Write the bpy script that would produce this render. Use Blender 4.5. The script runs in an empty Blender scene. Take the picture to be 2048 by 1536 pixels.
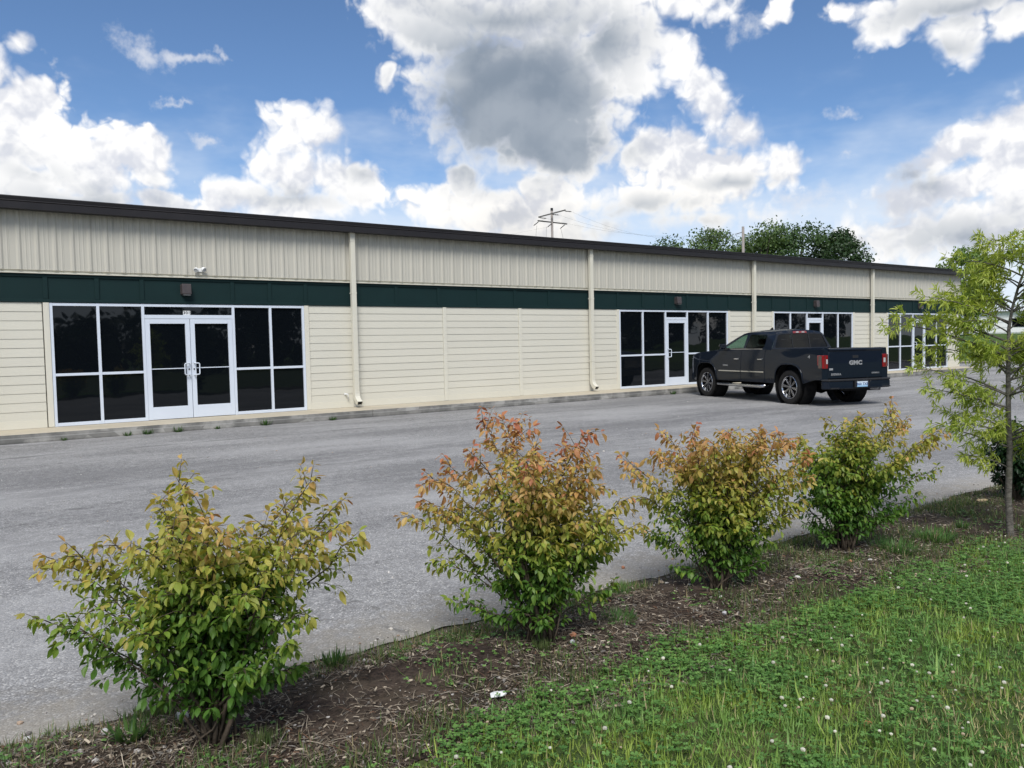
import bpy, bmesh, math, random
import numpy as np
from mathutils import Vector, Matrix, Euler

random.seed(7)
SC = bpy.context.scene
COL = SC.collection
PI = math.pi

# ------------------------------------------------------------------ camera
cam_d = bpy.data.cameras.new("camera")
cam_d.sensor_width = 36.0
cam_d.lens = 1597.3 / 2048 * 36.0
cam_d.clip_start, cam_d.clip_end = 0.05, 3000
cam = bpy.data.objects.new("camera", cam_d)
COL.objects.link(cam)
_r = Vector((0.81160255, -0.58383486, -0.02093226))
_u = Vector((0.04539884, 0.02730729, 0.99859564))
_f = Vector((0.58244334, 0.81141307, -0.04866809))
CAM = Vector((-8.222, -18.105, 1.616))
cam.matrix_world = Matrix(((_r.x, _u.x, -_f.x, CAM.x), (_r.y, _u.y, -_f.y, CAM.y), (_r.z, _u.z, -_f.z, CAM.z), (0, 0, 0, 1)))
SC.camera = cam

# ------------------------------------------------------------------ exposure
vs = SC.view_settings
vs.view_transform = 'Standard'; vs.look = 'None'; vs.gamma = 1.0; vs.use_curve_mapping = False
vs.exposure = EXPOSURE = 1.35

# ------------------------------------------------------------------ sun (veiled by cloud: soft)
SUN_EL, SUN_AZ = math.radians(50), math.radians(-146)     # azimuth from +Y clockwise towards +X
sun_d = bpy.data.lights.new("sun", 'SUN')
sun_d.energy = 1.5; sun_d.angle = math.radians(26); sun_d.color = (1.0, 0.975, 0.94)
sun = bpy.data.objects.new("sun", sun_d); COL.objects.link(sun)
_s = Vector((math.sin(SUN_AZ) * math.cos(SUN_EL), math.cos(SUN_AZ) * math.cos(SUN_EL), math.sin(SUN_EL)))
sun.rotation_euler = _s.to_track_quat('Z', 'Y').to_euler()
sun.location = (0, -10, 30)

# ------------------------------------------------------------------ node helpers
class NT:
    def __init__(self, tree):
        self.t = tree
    def n(self, kind, **kw):
        nd = self.t.nodes.new(kind)
        for k, v in kw.items():
            setattr(nd, k, v)
        return nd
    def put(self, sock, v):
        if isinstance(v, bpy.types.NodeSocket):
            self.t.links.new(v, sock)
        elif v is not None:
            sock.default_value = v
    def math(self, op, a, b=None, c=None, clamp=False):
        nd = self.n('ShaderNodeMath', operation=op); nd.use_clamp = clamp
        for i, v in enumerate((a, b, c)):
            if v is not None:
                self.put(nd.inputs[i], v)
        return nd.outputs[0]
    def vmath(self, op, a, b=None):
        nd = self.n('ShaderNodeVectorMath', operation=op)
        self.put(nd.inputs[0], a)
        if b is not None:
            self.put(nd.inputs[1], b)
        return nd.outputs['Value'] if op in ('LENGTH', 'DOT_PRODUCT', 'DISTANCE') else nd.outputs[0]
    def rng(self, v, a, b, c=0.0, d=1.0, kind='SMOOTHSTEP'):
        nd = self.n('ShaderNodeMapRange', interpolation_type=kind)
        for i, x in enumerate((v, a, b, c, d)):
            self.put(nd.inputs[i], x)
        return nd.outputs[0]
    def mix(self, f, a, b, blend='MIX'):
        nd = self.n('ShaderNodeMix', data_type='RGBA', blend_type=blend)
        self.put(nd.inputs[0], f)
        for s, v in ((nd.inputs[6], a), (nd.inputs[7], b)):
            self.put(s, (*v, 1) if isinstance(v, tuple) and len(v) == 3 else v)
        return nd.outputs[2]
    def noise(self, vec, scale, detail=2.0, rough=0.5, dist=0.0, lac=2.0, out=0, dim='3D'):
        nd = self.n('ShaderNodeTexNoise', noise_dimensions=dim)
        self.put(nd.inputs['Vector'], vec)
        for k, v in (('Scale', scale), ('Detail', detail), ('Roughness', rough), ('Distortion', dist), ('Lacunarity', lac)):
            self.put(nd.inputs[k], v)
        return nd.outputs[out]
    def voro(self, vec, scale, feature='F1', out='Distance', detail=0.0, rough=0.5, rand=1.0, dim='3D'):
        nd = self.n('ShaderNodeTexVoronoi', feature=feature, voronoi_dimensions=dim)
        self.put(nd.inputs['Vector'], vec)
        nd.inputs['Scale'].default_value = scale
        if 'Detail' in nd.inputs:
            nd.inputs['Detail'].default_value = detail
            nd.inputs['Roughness'].default_value = rough
        nd.inputs['Randomness'].default_value = rand
        return nd.outputs[out]
    def xyz(self, v):
        nd = self.n('ShaderNodeSeparateXYZ'); self.put(nd.inputs[0], v)
        return nd.outputs
    def cxyz(self, x, y, z):
        nd = self.n('ShaderNodeCombineXYZ')
        for i, v in enumerate((x, y, z)):
            self.put(nd.inputs[i], v)
        return nd.outputs[0]
    def mapping(self, vec, loc=(0, 0, 0), rot=(0, 0, 0), scale=(1, 1, 1), kind='POINT'):
        nd = self.n('ShaderNodeMapping', vector_type=kind)
        self.put(nd.inputs[0], vec)
        nd.inputs[1].default_value = loc; nd.inputs[2].default_value = rot; nd.inputs[3].default_value = scale
        return nd.outputs[0]
    def ramp(self, f, stops, interp='LINEAR'):
        nd = self.n('ShaderNodeValToRGB'); cr = nd.color_ramp; cr.interpolation = interp
        while len(cr.elements) < len(stops):
            cr.elements.new(0.5)
        for e, (p, c) in zip(cr.elements, stops):
            e.position = p; e.color = (*c, 1) if len(c) == 3 else c
        self.put(nd.inputs[0], f)
        return nd.outputs[0]
# ------------------------------------------------------------------ world: blue sky with cumulus
# cloud banks as (azimuth, elevation, half width, half height, tilt, strength) in radians of the sky dome
CL=[(-0.532,0.232,0.055,0.055,0,1),(-0.574,0.186,0.074,0.06,0,1),(-0.482,0.194,0.068,0.039,0,1),(-0.429,0.216,0.049,0.036,-10,1),(-0.514,0.264,0.03,0.025,0,1),(-0.534,0.319,0.017,0.017,0,0.8),(-0.554,0.285,0.015,0.033,0,0.8),(-0.502,0.163,0.124,0.024,0,0.8),(-0.248,0.251,0.046,0.034,0,1),(-0.26,0.208,0.066,0.042,0,1),(-0.199,0.199,0.056,0.035,-20,1),(-0.321,0.181,0.047,0.021,0,0.9),(-0.27,0.171,0.121,0.026,0,0.9),(-0.407,0.169,0.078,0.016,0,0.7),(-0.091,0.379,0.103,0.054,-20,1),(0.017,0.304,0.138,0.085,0,1.2),(0.053,0.244,0.092,0.043,0,1.1),(0.146,0.347,0.066,0.063,0,1),(-0.147,0.319,0.029,0.014,40,0.7),(0.026,0.399,0.195,0.051,0,1.1),(0.224,0.382,0.07,0.023,0,0.8),(0.203,0.329,0.037,0.04,30,1),(0.238,0.283,0.049,0.03,-40,1),(0.28,0.247,0.048,0.021,-40,0.9),(0.196,0.228,0.048,0.028,0,1),(0.251,0.199,0.104,0.034,0,1),(0.331,0.198,0.027,0.033,0,1),(0.186,0.171,0.155,0.036,0,0.75),(-0.053,0.199,0.026,0.027,0,1),(-0.084,0.17,0.054,0.033,0,1),(-0.029,0.16,0.099,0.036,0,1),(0.046,0.177,0.056,0.045,0,0.9),(0.221,0.143,0.147,0.024,0,0.5),(0.02,0.135,0.186,0.024,0,0.7),(0.496,0.194,0.06,0.023,18,1),(0.556,0.204,0.045,0.037,30,1),(0.482,0.154,0.08,0.032,0,0.8),(0.487,0.115,0.136,0.046,0,0.72),(0.574,0.164,0.052,0.085,0,0.9),(0.447,0.337,0.057,0.024,15,1),(0.514,0.313,0.035,0.028,-10,1),(0.491,0.346,0.11,0.019,0,1),(0.573,0.318,0.056,0.023,0,1),(0.329,0.369,0.027,0.019,60,0.7),(0.27,0.372,0.034,0.02,20,0.6)]
SO=[(-0.419,0.325,0.046,0.02,-25,0.7),(-0.372,0.321,0.043,0.012,0,0.65),(-0.338,0.331,0.011,0.014,40,0.6),(-0.385,0.276,0.034,0.007,5,0.5),(-0.354,0.241,0.038,0.011,-5,0.55),(0.393,0.25,0.024,0.011,-10,0.5),(0.401,0.205,0.026,0.008,0,0.4),(-0.1,0.277,0.043,0.034,0,0.5),(-0.515,0.3,0.012,0.012,0,0.5),(-0.506,0.287,0.019,0.007,0,0.4),(0.281,0.35,0.045,0.02,30,0.5),(0.358,0.16,0.082,0.028,0,0.5)]
DK=[(-0.002,0.279,0.191,0.107,0,1.15),(-0.082,0.271,0.08,0.073,0,0.8),(0.065,0.235,0.129,0.052,0,1),(-0.049,0.343,0.141,0.059,0,0.75),(0.104,0.349,0.091,0.069,0,0.62),(-0.005,0.384,0.183,0.031,0,0.5),(0.452,0.178,0.055,0.024,-30,0.5),(0.28,0.178,0.086,0.015,0,0.45),(-0.169,0.211,0.024,0.026,0,0.4),(-0.478,0.17,0.107,0.024,0,0.4),(0.203,0.129,0.296,0.042,0,0.4),(0.501,0.104,0.12,0.048,0,0.45),(-0.421,0.332,0.041,0.015,0,0.3),(0.5,0.342,0.123,0.021,0,0.5),(0.5,0.304,0.057,0.019,0,0.4),(0.144,0.155,0.182,0.024,0,0.4),(-0.533,0.194,0.046,0.02,0,0.3),(-0.253,0.174,0.087,0.017,0,0.35)]
GAIN = 1.34
world = bpy.data.worlds.new("World"); SC.world = world; world.use_nodes = True
wt = world.node_tree; wt.nodes.clear()
W = NT(wt)

def blob_field(T, vec, blobs, smooth=None, gain=1.0):
    acc = None
    for (a, e, ra, re, ro, s) in blobs:
        src = vec
        if acc is not None:                       # keeps the shader's evaluation in sequence (small register use)
            src = T.vmath('ADD', vec, T.vmath('MULTIPLY', T.cxyz(acc, acc, acc), (1e-7, 1e-7, 0)))
        m = T.mapping(src, (a, e, 0), (0, 0, math.radians(ro)), (ra, re, 1), 'TEXTURE')
        ln = T.vmath('LENGTH', m)
        v = T.math('MULTIPLY_ADD', ln, -s, s * gain)
        acc = v if acc is None else (T.math('SMOOTH_MAX', acc, v, smooth) if smooth else T.math('MAXIMUM', acc, v))
    return acc

# billows (fine relief of the clouds), used twice: at the point and a little towards the sun
grp = bpy.data.node_groups.new('cloud_billow', 'ShaderNodeTree')
grp.interface.new_socket('Vector', in_out='INPUT', socket_type='NodeSocketVector')
grp.interface.new_socket('Density', in_out='OUTPUT', socket_type='NodeSocketFloat')
G = NT(grp)
gi = G.n('NodeGroupInput'); go = G.n('NodeGroupOutput')
v2 = gi.outputs[0]
n1 = G.noise(v2, 15.0, 6.0, 0.58, dim='2D')
wn = G.noise(v2, 30.0, 2.0, 0.5, out=1, dim='2D')
vo = G.voro(G.vmath('ADD', v2, G.vmath('MULTIPLY', G.vmath('SUBTRACT', wn, (0.5, 0.5, 0.5)), (0.03, 0.03, 0))), 30.0, detail=2.0, rough=0.55, dim='2D')
dd = G.math('ADD', G.math('MULTIPLY', G.math('SUBTRACT', n1, 0.5), 1.5), G.math('MULTIPLY', G.math('SUBTRACT', 0.40, vo), 0.75))
G.put(go.inputs[0], dd)

tc = W.n('ShaderNodeTexCoord')
d = W.xyz(tc.outputs['Generated'])
az = W.math('SUBTRACT', W.math('ARCTAN2', d[0], d[1]), 0.6226)
az = W.math('WRAP', az, PI, -PI)
el = W.math('ARCSINE', d[2])
p0 = W.cxyz(az, el, 0.0)

def dens(vec):
    nd = W.n('ShaderNodeGroup'); nd.node_tree = grp
    W.put(nd.inputs[0], vec)
    return nd.outputs[0]
B0 = dens(p0)
B1 = dens(W.vmath('ADD', p0, (-0.005, 0.012, 0.0)))
warp = W.vmath('SUBTRACT', W.noise(p0, 9.0, 3.0, 0.55, out=1, dim='2D'), (0.5, 0.5, 0.5))
pw = W.vmath('ADD', p0, W.vmath('MULTIPLY', warp, (0.05, 0.04, 0.0)))
field = blob_field(W, pw, CL, gain=GAIN)
xs = W.xyz(p0)
far = W.noise(W.mapping(p0, scale=(1.0, 1.7, 1)), 4.2, 2.0, 0.45, dim='2D')
farf = W.rng(far, 0.34, 0.66, -0.6, 1.0, 'LINEAR')
out_a = W.rng(W.math('ABSOLUTE', xs[0]), 0.60, 0.78)
out_e = W.rng(xs[1], 0.46, 0.58)
outm = W.math('MAXIMUM', out_a, out_e)
field = W.math('ADD', W.math('MULTIPLY', field, W.math('SUBTRACT', 1.0, outm)), W.math('MULTIPLY', farf, outm))
field = W.math('MAXIMUM', field, -0.8)
dk = blob_field(W, W.vmath('ADD', p0, W.vmath('MULTIPLY', W.vmath('SUBTRACT', W.noise(p0, 7.0, 4.0, 0.55, out=1, dim='2D'), (0.5, 0.5, 0.5)), (0.075, 0.055, 0.0))), DK)
dkf = W.rng(dk, -0.20, 0.70)
# thick shaded clouds have soft outlines, the sunlit towers crisp ones
D0 = W.math('ADD', field, W.math('MULTIPLY', B0, W.rng(dkf, 0.0, 1.0, 0.62, 0.40, 'LINEAR')))
edge = W.math('ADD', W.rng(W.noise(p0, 6.0, 1.0, 0.5, dim='2D'), 0.35, 0.65, 0.30, 0.62), W.math('MULTIPLY', dkf, 0.18))
mask = W.rng(D0, 0.06, W.math('ADD', edge, 0.06))
body = W.rng(D0, 0.2, 1.0)
L0 = W.noise(pw, 5.5, 2.0, 0.5, dim='2D')
L1 = W.noise(W.vmath('ADD', pw, (-0.012, 0.035, 0.0)), 5.5, 2.0, 0.5, dim='2D')
relief = W.math('MULTIPLY_ADD', W.math('SUBTRACT', L0, L1), 1.0, W.math('MULTIPLY', W.math('SUBTRACT', B0, B1), 0.34))
lit = W.rng(relief, -0.24, 0.10, 0.0, 1.0)
# undersides of the thick clouds grey, sunlit shoulders white
shade = W.math('MULTIPLY', dkf, W.rng(body, 0.05, 0.8, 0.35, 1.0))
c_lit = W.mix(lit, (0.285, 0.295, 0.325), (0.43, 0.427, 0.424))
warm = W.math('MULTIPLY', W.rng(el, 0.24, 0.10), W.rng(W.math('ABSOLUTE', W.math('SUBTRACT', az, 0.10)), 0.38, 0.1))
c_lit = W.mix(W.math('MULTIPLY', warm, 0.5), c_lit, (1.0, 0.94, 0.83), 'MULTIPLY')
lit2 = W.rng(W.math('SUBTRACT', L0, L1), -0.16, 0.14)
c_dark = W.mix(W.math('MULTIPLY_ADD', lit, 0.22, W.math('MULTIPLY', lit2, 0.78)), (0.098, 0.120, 0.150), (0.165, 0.185, 0.212))
c_cloud = W.mix(shade, c_lit, c_dark)
# thin soft wisps
sf = blob_field(W, W.vmath('ADD', p0, W.vmath('MULTIPLY', W.vmath('SUBTRACT', W.noise(p0, 22.0, 4.0, 0.6, out=1, dim='2D'), (0.5, 0.5, 0.5)), (0.06, 0.045, 0.0))), SO)
sf = W.math('ADD', sf, W.math('MULTIPLY', W.math('SUBTRACT', W.noise(p0, 45.0, 5.0, 0.6, dim='2D'), 0.5), 0.9))
sfm = W.rng(sf, 0.08, 0.75, 0.0, 0.75)

sky = W.n('ShaderNodeTexSky', sky_type='NISHITA')
sky.sun_disc = False; sky.sun_elevation = SUN_EL; sky.sun_rotation = SUN_AZ
sky.altitude = 1500; sky.air_density = 1.0; sky.dust_density = 0.25; sky.ozone_density = 4.0
SKY_STRENGTH = 0.050
sk = W.vmath('MULTIPLY', sky.outputs[0], (SKY_STRENGTH * 0.90, SKY_STRENGTH * 0.98, SKY_STRENGTH * 1.03))
# pale layer of distant cloud and haze low over the horizon
low = W.math('ADD', el, W.math('MULTIPLY', W.math('SUBTRACT', W.noise(W.mapping(p0, scale=(1, 2.4, 1)), 7.0, 4.0, 0.55, dim='2D'), 0.5), 0.22))
lay = W.mix(W.rng(low, 0.30, 0.06, 0.0, 0.88), sk, (0.315, 0.345, 0.385))
lay = W.mix(sfm, lay, (0.31, 0.32, 0.345))
lay = W.mix(mask, lay, c_cloud)
bg = W.n('ShaderNodeBackground'); W.put(bg.inputs[0], lay); bg.inputs[1].default_value = 1.0
wo = W.n('ShaderNodeOutputWorld'); wt.links.new(bg.outputs[0], wo.inputs[0])
world.cycles.sampling_method = 'MANUAL'; world.cycles.sample_map_resolution = 512
# ------------------------------------------------------------------ object helpers
class MB:
    """collects geometry, links it as ONE mesh object"""
    def __init__(self):
        self.v, self.f, self.m = [], [], []
    def quad(self, a, b, c, d, mi=0):
        i = len(self.v); self.v += [tuple(a), tuple(b), tuple(c), tuple(d)]; self.f.append((i, i + 1, i + 2, i + 3)); self.m.append(mi)
    def poly(self, pts, mi=0):
        i = len(self.v); self.v += [tuple(p) for p in pts]; self.f.append(tuple(range(i, i + len(pts)))); self.m.append(mi)
    def hexa(self, p, mi=0):
        i = len(self.v); self.v += [tuple(q) for q in p]
        for q in ((0, 3, 2, 1), (4, 5, 6, 7), (0, 1, 5, 4), (1, 2, 6, 5), (2, 3, 7, 6), (3, 0, 4, 7)):
            self.f.append(tuple(i + k for k in q)); self.m.append(mi)
    def box(self, x0, x1, y0, y1, z0, z1, mi=0):
        self.hexa([(x0, y0, z0), (x1, y0, z0), (x1, y1, z0), (x0, y1, z0), (x0, y0, z1), (x1, y0, z1), (x1, y1, z1), (x0, y1, z1)], mi)
    def prism(self, prof, axis, a, b, mi=0, caps=True):
        """closed 2D profile swept along an axis (profile coordinates are the other two axes in order)"""
        def P(u, w, t):
            return {'x': (t, u, w), 'y': (u, t, w), 'z': (u, w, t)}[axis]
        n = len(prof); i = len(self.v)
        self.v += [P(u, w, a) for u, w in prof] + [P(u, w, b) for u, w in prof]
        for k in range(n):
            self.f.append((i + k, i + (k + 1) % n, i + n + (k + 1) % n, i + n + k)); self.m.append(mi)
        if caps:
            self.f.append(tuple(i + k for k in range(n))[::-1]); self.m.append(mi)
            self.f.append(tuple(i + n + k for k in range(n))); self.m.append(mi)
    def tube(self, pts, rad, seg=8, mi=0, cap=True):
        pts = [Vector(p) for p in pts]
        if not isinstance(rad, (list, tuple)):
            rad = [rad] * len(pts)
        i0 = len(self.v); up = None
        for k, p in enumerate(pts):
            t = (pts[min(k + 1, len(pts) - 1)] - pts[max(k - 1, 0)])
            t = t.normalized() if t.length > 1e-9 else Vector((0, 0, 1))
            if up is None:
                up = t.orthogonal().normalized()
            up = (up - t * up.dot(t)); up = up.normalized() if up.length > 1e-6 else t.orthogonal().normalized()
            w = t.cross(up)
            for s in range(seg):
                a = 2 * PI * s / seg
                self.v.append(tuple(p + (up * math.cos(a) + w * math.sin(a)) * rad[k]))
        for k in range(len(pts) - 1):
            for s in range(seg):
                a = i0 + k * seg; b = a + seg; s2 = (s + 1) % seg
                self.f.append((a + s, a + s2, b + s2, b + s)); self.m.append(mi)
        if cap:
            self.f.append(tuple(i0 + s for s in range(seg))[::-1]); self.m.append(mi)
            b = i0 + (len(pts) - 1) * seg
            self.f.append(tuple(b + s for s in range(seg))); self.m.append(mi)
    def lathe(self, prof, axis='y', seg=32, c=(0, 0, 0), mi=0):
        """profile of (radius, height) revolved about an axis through c"""
        i0 = len(self.v); n = len(prof)
        for r, h in prof:
            for s in range(seg):
                a = 2 * PI * s / seg; p, q = r * math.cos(a), r * math.sin(a)
                o = {'y': (p, h, q), 'z': (p, q, h), 'x': (h, p, q)}[axis]
                self.v.append((c[0] + o[0], c[1] + o[1], c[2] + o[2]))
        for k in range(n - 1):
            for s in range(seg):
                a = i0 + k * seg; b = a + seg; s2 = (s + 1) % seg
                self.f.append((a + s, a + s2, b + s2, b + s)); self.m.append(mi)
    def mesh(self, name, mats, smooth=False):
        me = bpy.data.meshes.new(name)
        me.from_pydata(self.v, [], self.f)
        for mt in (mats if isinstance(mats, (list, tuple)) else [mats]):
            me.materials.append(mt)
        if len(me.polygons) == len(self.m):
            me.polygons.foreach_set('material_index', self.m)
        if smooth:
            me.polygons.foreach_set('use_smooth', [True] * len(me.polygons))
        me.update()
        return me
    def build(self, name, mats, parent=None, smooth=False, bevel=0.0, fix=True, angle=None):
        me = self.mesh(name, mats, smooth)
        if fix:
            bm = bmesh.new(); bm.from_mesh(me)
            bmesh.ops.remove_doubles(bm, verts=bm.verts, dist=1e-5)
            bmesh.ops.recalc_face_normals(bm, faces=bm.faces)
            if bevel > 0:
                bmesh.ops.bevel(bm, geom=[e for e in bm.edges if len(e.link_faces) == 2 and e.calc_face_angle(0) > 0.6], offset=bevel, segments=1, affect='EDGES', clamp_overlap=True)
            bm.to_mesh(me); bm.free()
        if angle is not None:
            me.polygons.foreach_set('use_smooth', [True] * len(me.polygons))
            me.set_sharp_from_angle(angle=math.radians(angle))
        return link(name, me, parent)

def link(name, data, parent=None, loc=None):
    o = bpy.data.objects.new(name, data); COL.objects.link(o)
    if parent is not None:
        o.parent = parent
    if loc is not None:
        o.location = loc
    return o

def tag(o, label=None, cat=None, group=None, kind=None):
    if label: o['label'] = label
    if cat: o['category'] = cat
    if group: o['group'] = group
    if kind: o['kind'] = kind
    return o

def thing(name, label, cat, loc=(0, 0, 0), rz=0.0, group=None):
    o = bpy.data.objects.new(name, None); COL.objects.link(o)
    o.empty_display_size = 0.1
    o.location = loc; o.rotation_euler = (0, 0, rz)
    return tag(o, label, cat, group)

def copy_tree(o, parent=None):
    c = o.copy(); COL.objects.link(c)
    if parent is not None:
        c.parent = parent
    for ch in list(o.children):
        copy_tree(ch, c)
    return c

def text_mesh(name, txt, size, mat, depth=0.004, bold=0.0, space=1.0, shear=0.0, wide=1.0):
    cu = bpy.data.curves.new(name, 'FONT'); cu.body = txt; cu.size = size; cu.extrude = depth; cu.offset = bold
    cu.align_x = 'CENTER'; cu.align_y = 'CENTER'; cu.space_character = space; cu.shear = shear; cu.resolution_u = 3
    o = bpy.data.objects.new(name, cu); COL.objects.link(o)
    dg = bpy.context.evaluated_depsgraph_get()
    me = bpy.data.meshes.new_from_object(o.evaluated_get(dg))
    bpy.data.objects.remove(o); bpy.data.curves.remove(cu)
    me.materials.clear(); me.materials.append(mat)
    if wide != 1.0:
        me.transform(Matrix.Diagonal((wide, 1, 1, 1)))
    return me

# ------------------------------------------------------------------ materials
def mat(name):
    m = bpy.data.materials.new(name); m.use_nodes = True
    t = m.node_tree; t.nodes.clear()
    T = NT(t)
    out = T.n('ShaderNodeOutputMaterial')
    bs = T.n('ShaderNodeBsdfPrincipled'); t.links.new(bs.outputs[0], out.inputs[0])
    return m, T, bs, out

def setp(T, bs, **kw):
    names = dict(base='Base Color', rough='Roughness', metal='Metallic', spec='Specular IOR Level', coat='Coat Weight', coatr='Coat Roughness',
                 normal='Normal', trans='Transmission Weight', ior='IOR', alpha='Alpha', sheen='Sheen Weight')
    for k, v in kw.items():
        s = bs.inputs[names[k]]
        if isinstance(v, tuple) and len(v) == 3 and k == 'base':
            v = (*v, 1)
        T.put(s, v)

def bump(T, h, strength=0.3, dist=0.01):
    nd = T.n('ShaderNodeBump'); nd.inputs['Strength'].default_value = strength; nd.inputs['Distance'].default_value = dist
    T.put(nd.inputs['Height'], h)
    return nd.outputs[0]

def pos(T):
    return T.n('ShaderNodeNewGeometry').outputs['Position']

def simple(name, base, rough=0.5, metal=0.0, spec=0.5, coat=0.0, var=0.12, scale=6.0, bmp=0.0, bscale=60.0):
    m, T, bs, out = mat(name)
    p = T.n('ShaderNodeTexCoord').outputs['Object']
    n = T.noise(p, scale, 4.0, 0.6)
    c = T.mix(n, tuple(x * (1 - var) for x in base), tuple(min(1, x * (1 + var)) for x in base))
    setp(T, bs, base=c, rough=T.rng(n, 0.3, 0.7, max(0.02, rough - 0.06), rough + 0.06), metal=metal, spec=spec, coat=coat)
    if bmp:
        setp(T, bs, normal=bump(T, T.noise(p, bscale, 3.0), bmp, 0.004))
    return m

M = {}
# lap siding paint: warm cream with faint wood grain and rain grime near the ground
m, T, bs, out = mat('siding_paint'); M['siding'] = m
P = pos(T); xyz = T.xyz(P)
n = T.noise(P, 0.9, 4.0, 0.6); n2 = T.noise(T.mapping(P, scale=(1.2, 1, 14)), 4.0, 4.0, 0.65)
oi = T.n('ShaderNodeObjectInfo')
c = T.mix(n, (0.566, 0.543, 0.452), (0.612, 0.590, 0.504))
c = T.mix(T.math('MULTIPLY', oi.outputs['Random'], 0.35), c, (0.530, 0.511, 0.435))
c = T.mix(T.math('MULTIPLY', T.rng(n2, 0.45, 0.75), 0.12), c, (0.428, 0.408, 0.340))
grime = T.math('MULTIPLY', T.rng(T.math('ADD', xyz[2], T.math('MULTIPLY', n2, 0.25)), 0.62, 0.22), 0.30)
c = T.mix(grime, c, (0.367, 0.360, 0.328))
grain = T.noise(T.mapping(P, scale=(3, 1, 60)), 5.0, 4.0, 0.6)
setp(T, bs, base=c, rough=0.62, spec=0.35, normal=bump(T, grain, 0.22, 0.003))
m, T, bs, out = mat('trim_paint'); M['trim'] = m
P = pos(T)
n = T.noise(P, 1.6, 4.0, 0.6)
c = T.mix(n, (0.586, 0.564, 0.470), (0.637, 0.611, 0.520))
setp(T, bs, base=c, rough=0.55, spec=0.35, normal=bump(T, T.noise(T.mapping(P, scale=(20, 20, 3)), 5.0, 3.0), 0.1, 0.003))
# ribbed steel sheet, dirt streaks running down from the eave
m, T, bs, out = mat('steel_sheet'); M['sheet'] = m
P = pos(T); xyz = T.xyz(P)
st = T.noise(T.mapping(P, scale=(9, 3, 0.25)), 2.2, 5.0, 0.65)
st2 = T.noise(T.mapping(P, scale=(30, 8, 0.5)), 1.5, 3.0, 0.6)
n = T.noise(P, 0.5, 3.0)
c = T.mix(n, (0.445, 0.425, 0.360), (0.505, 0.482, 0.410))
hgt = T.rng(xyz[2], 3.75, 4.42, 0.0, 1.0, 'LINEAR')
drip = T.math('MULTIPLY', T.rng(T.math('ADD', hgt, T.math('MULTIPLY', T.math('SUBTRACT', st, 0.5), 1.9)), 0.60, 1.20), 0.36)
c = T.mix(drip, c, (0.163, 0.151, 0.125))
c = T.mix(T.math('MULTIPLY', T.rng(st2, 0.52, 0.75), 0.06), c, (0.306, 0.283, 0.228))
c = T.mix(T.math('MULTIPLY', T.rng(st, 0.55, 0.30), 0.08), c, (0.561, 0.554, 0.498))
setp(T, bs, base=c, rough=0.48, spec=0.4)
M['green'] = simple('green_board_paint', (0.0052, 0.0205, 0.0205), 0.65, spec=0.2, var=0.22, scale=2.5, bmp=0.1)
M['charcoal'] = simple('charcoal_gutter_coating', (0.017, 0.0155, 0.017), 0.5, spec=0.3, var=0.22, scale=1.8)
M['alu'] = simple('white_aluminium', (0.60, 0.65, 0.72), 0.38, spec=0.5, var=0.05, scale=2.0)
M['bronze'] = simple('bronze_light_housing', (0.055, 0.045, 0.045), 0.5, var=0.2)
M['white'] = simple('white_plastic', (0.76, 0.77, 0.76), 0.4, var=0.05)
M['black'] = simple('black_plastic', (0.012, 0.012, 0.013), 0.5, var=0.2)
M['rubber_gap'] = simple('black_gasket', (0.01, 0.01, 0.011), 0.7)
M['ink'] = simple('black_ink', (0.012, 0.014, 0.02), 0.5)
M['lens'] = simple('pale_lamp_lens', (0.45, 0.46, 0.45), 0.15, coat=0.5)
M['darklens'] = simple('smoked_lamp_lens', (0.10, 0.10, 0.10), 0.15, coat=0.5)
# storefront glass: dark tint, slightly wavy
m, T, bs, out = mat('tinted_glass'); M['glass'] = m
P = pos(T)
wv = T.noise(P, 1.1, 2.0, 0.45)
setp(T, bs, base=(0.0035, 0.0048, 0.0065), rough=0.02, spec=0.42, normal=bump(T, wv, 0.10, 0.03))
# concrete walk: buff top, stained grey face
m, T, bs, out = mat('walk_concrete'); M['concrete'] = m
P = pos(T); xyz = T.xyz(P)
n = T.noise(P, 2.2, 5.0, 0.65); n2 = T.noise(P, 0.6, 3.0)
top = T.mix(n, (0.40, 0.35, 0.26), (0.53, 0.475, 0.37))
top = T.mix(T.math('MULTIPLY', T.rng(n2, 0.5, 0.7), 0.35), top, (0.30, 0.27, 0.215))
blk = T.voro(T.mapping(P, scale=(1.6, 1, 7.0)), 1.0, out='Color', rand=0.55)
face = T.mix(T.xyz(blk)[0], (0.196, 0.189, 0.171), (0.392, 0.380, 0.348))
face = T.mix(T.rng(n, 0.35, 0.65), (0.145, 0.142, 0.131), face)
lines = T.math('ABSOLUTE', T.math('SUBTRACT', xyz[2], 0.10))
face = T.mix(T.math('MULTIPLY', T.rng(lines, 0.012, 0.004), 0.4), face, (0.435, 0.428, 0.406))
face = T.mix(T.math('MULTIPLY', T.rng(T.math('ADD', xyz[2], T.math('MULTIPLY', n, 0.08)), 0.09, 0.03), 0.7), face, (0.065, 0.064, 0.061))
nz = T.xyz(T.n('ShaderNodeNewGeometry').outputs['Normal'])[2]
c = T.mix(T.rng(nz, 0.3, 0.8), face, top)
setp(T, bs, base=c, rough=0.85, spec=0.25, normal=bump(T, T.noise(P, 60.0, 4.0, 0.7), 0.3, 0.004))
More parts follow.
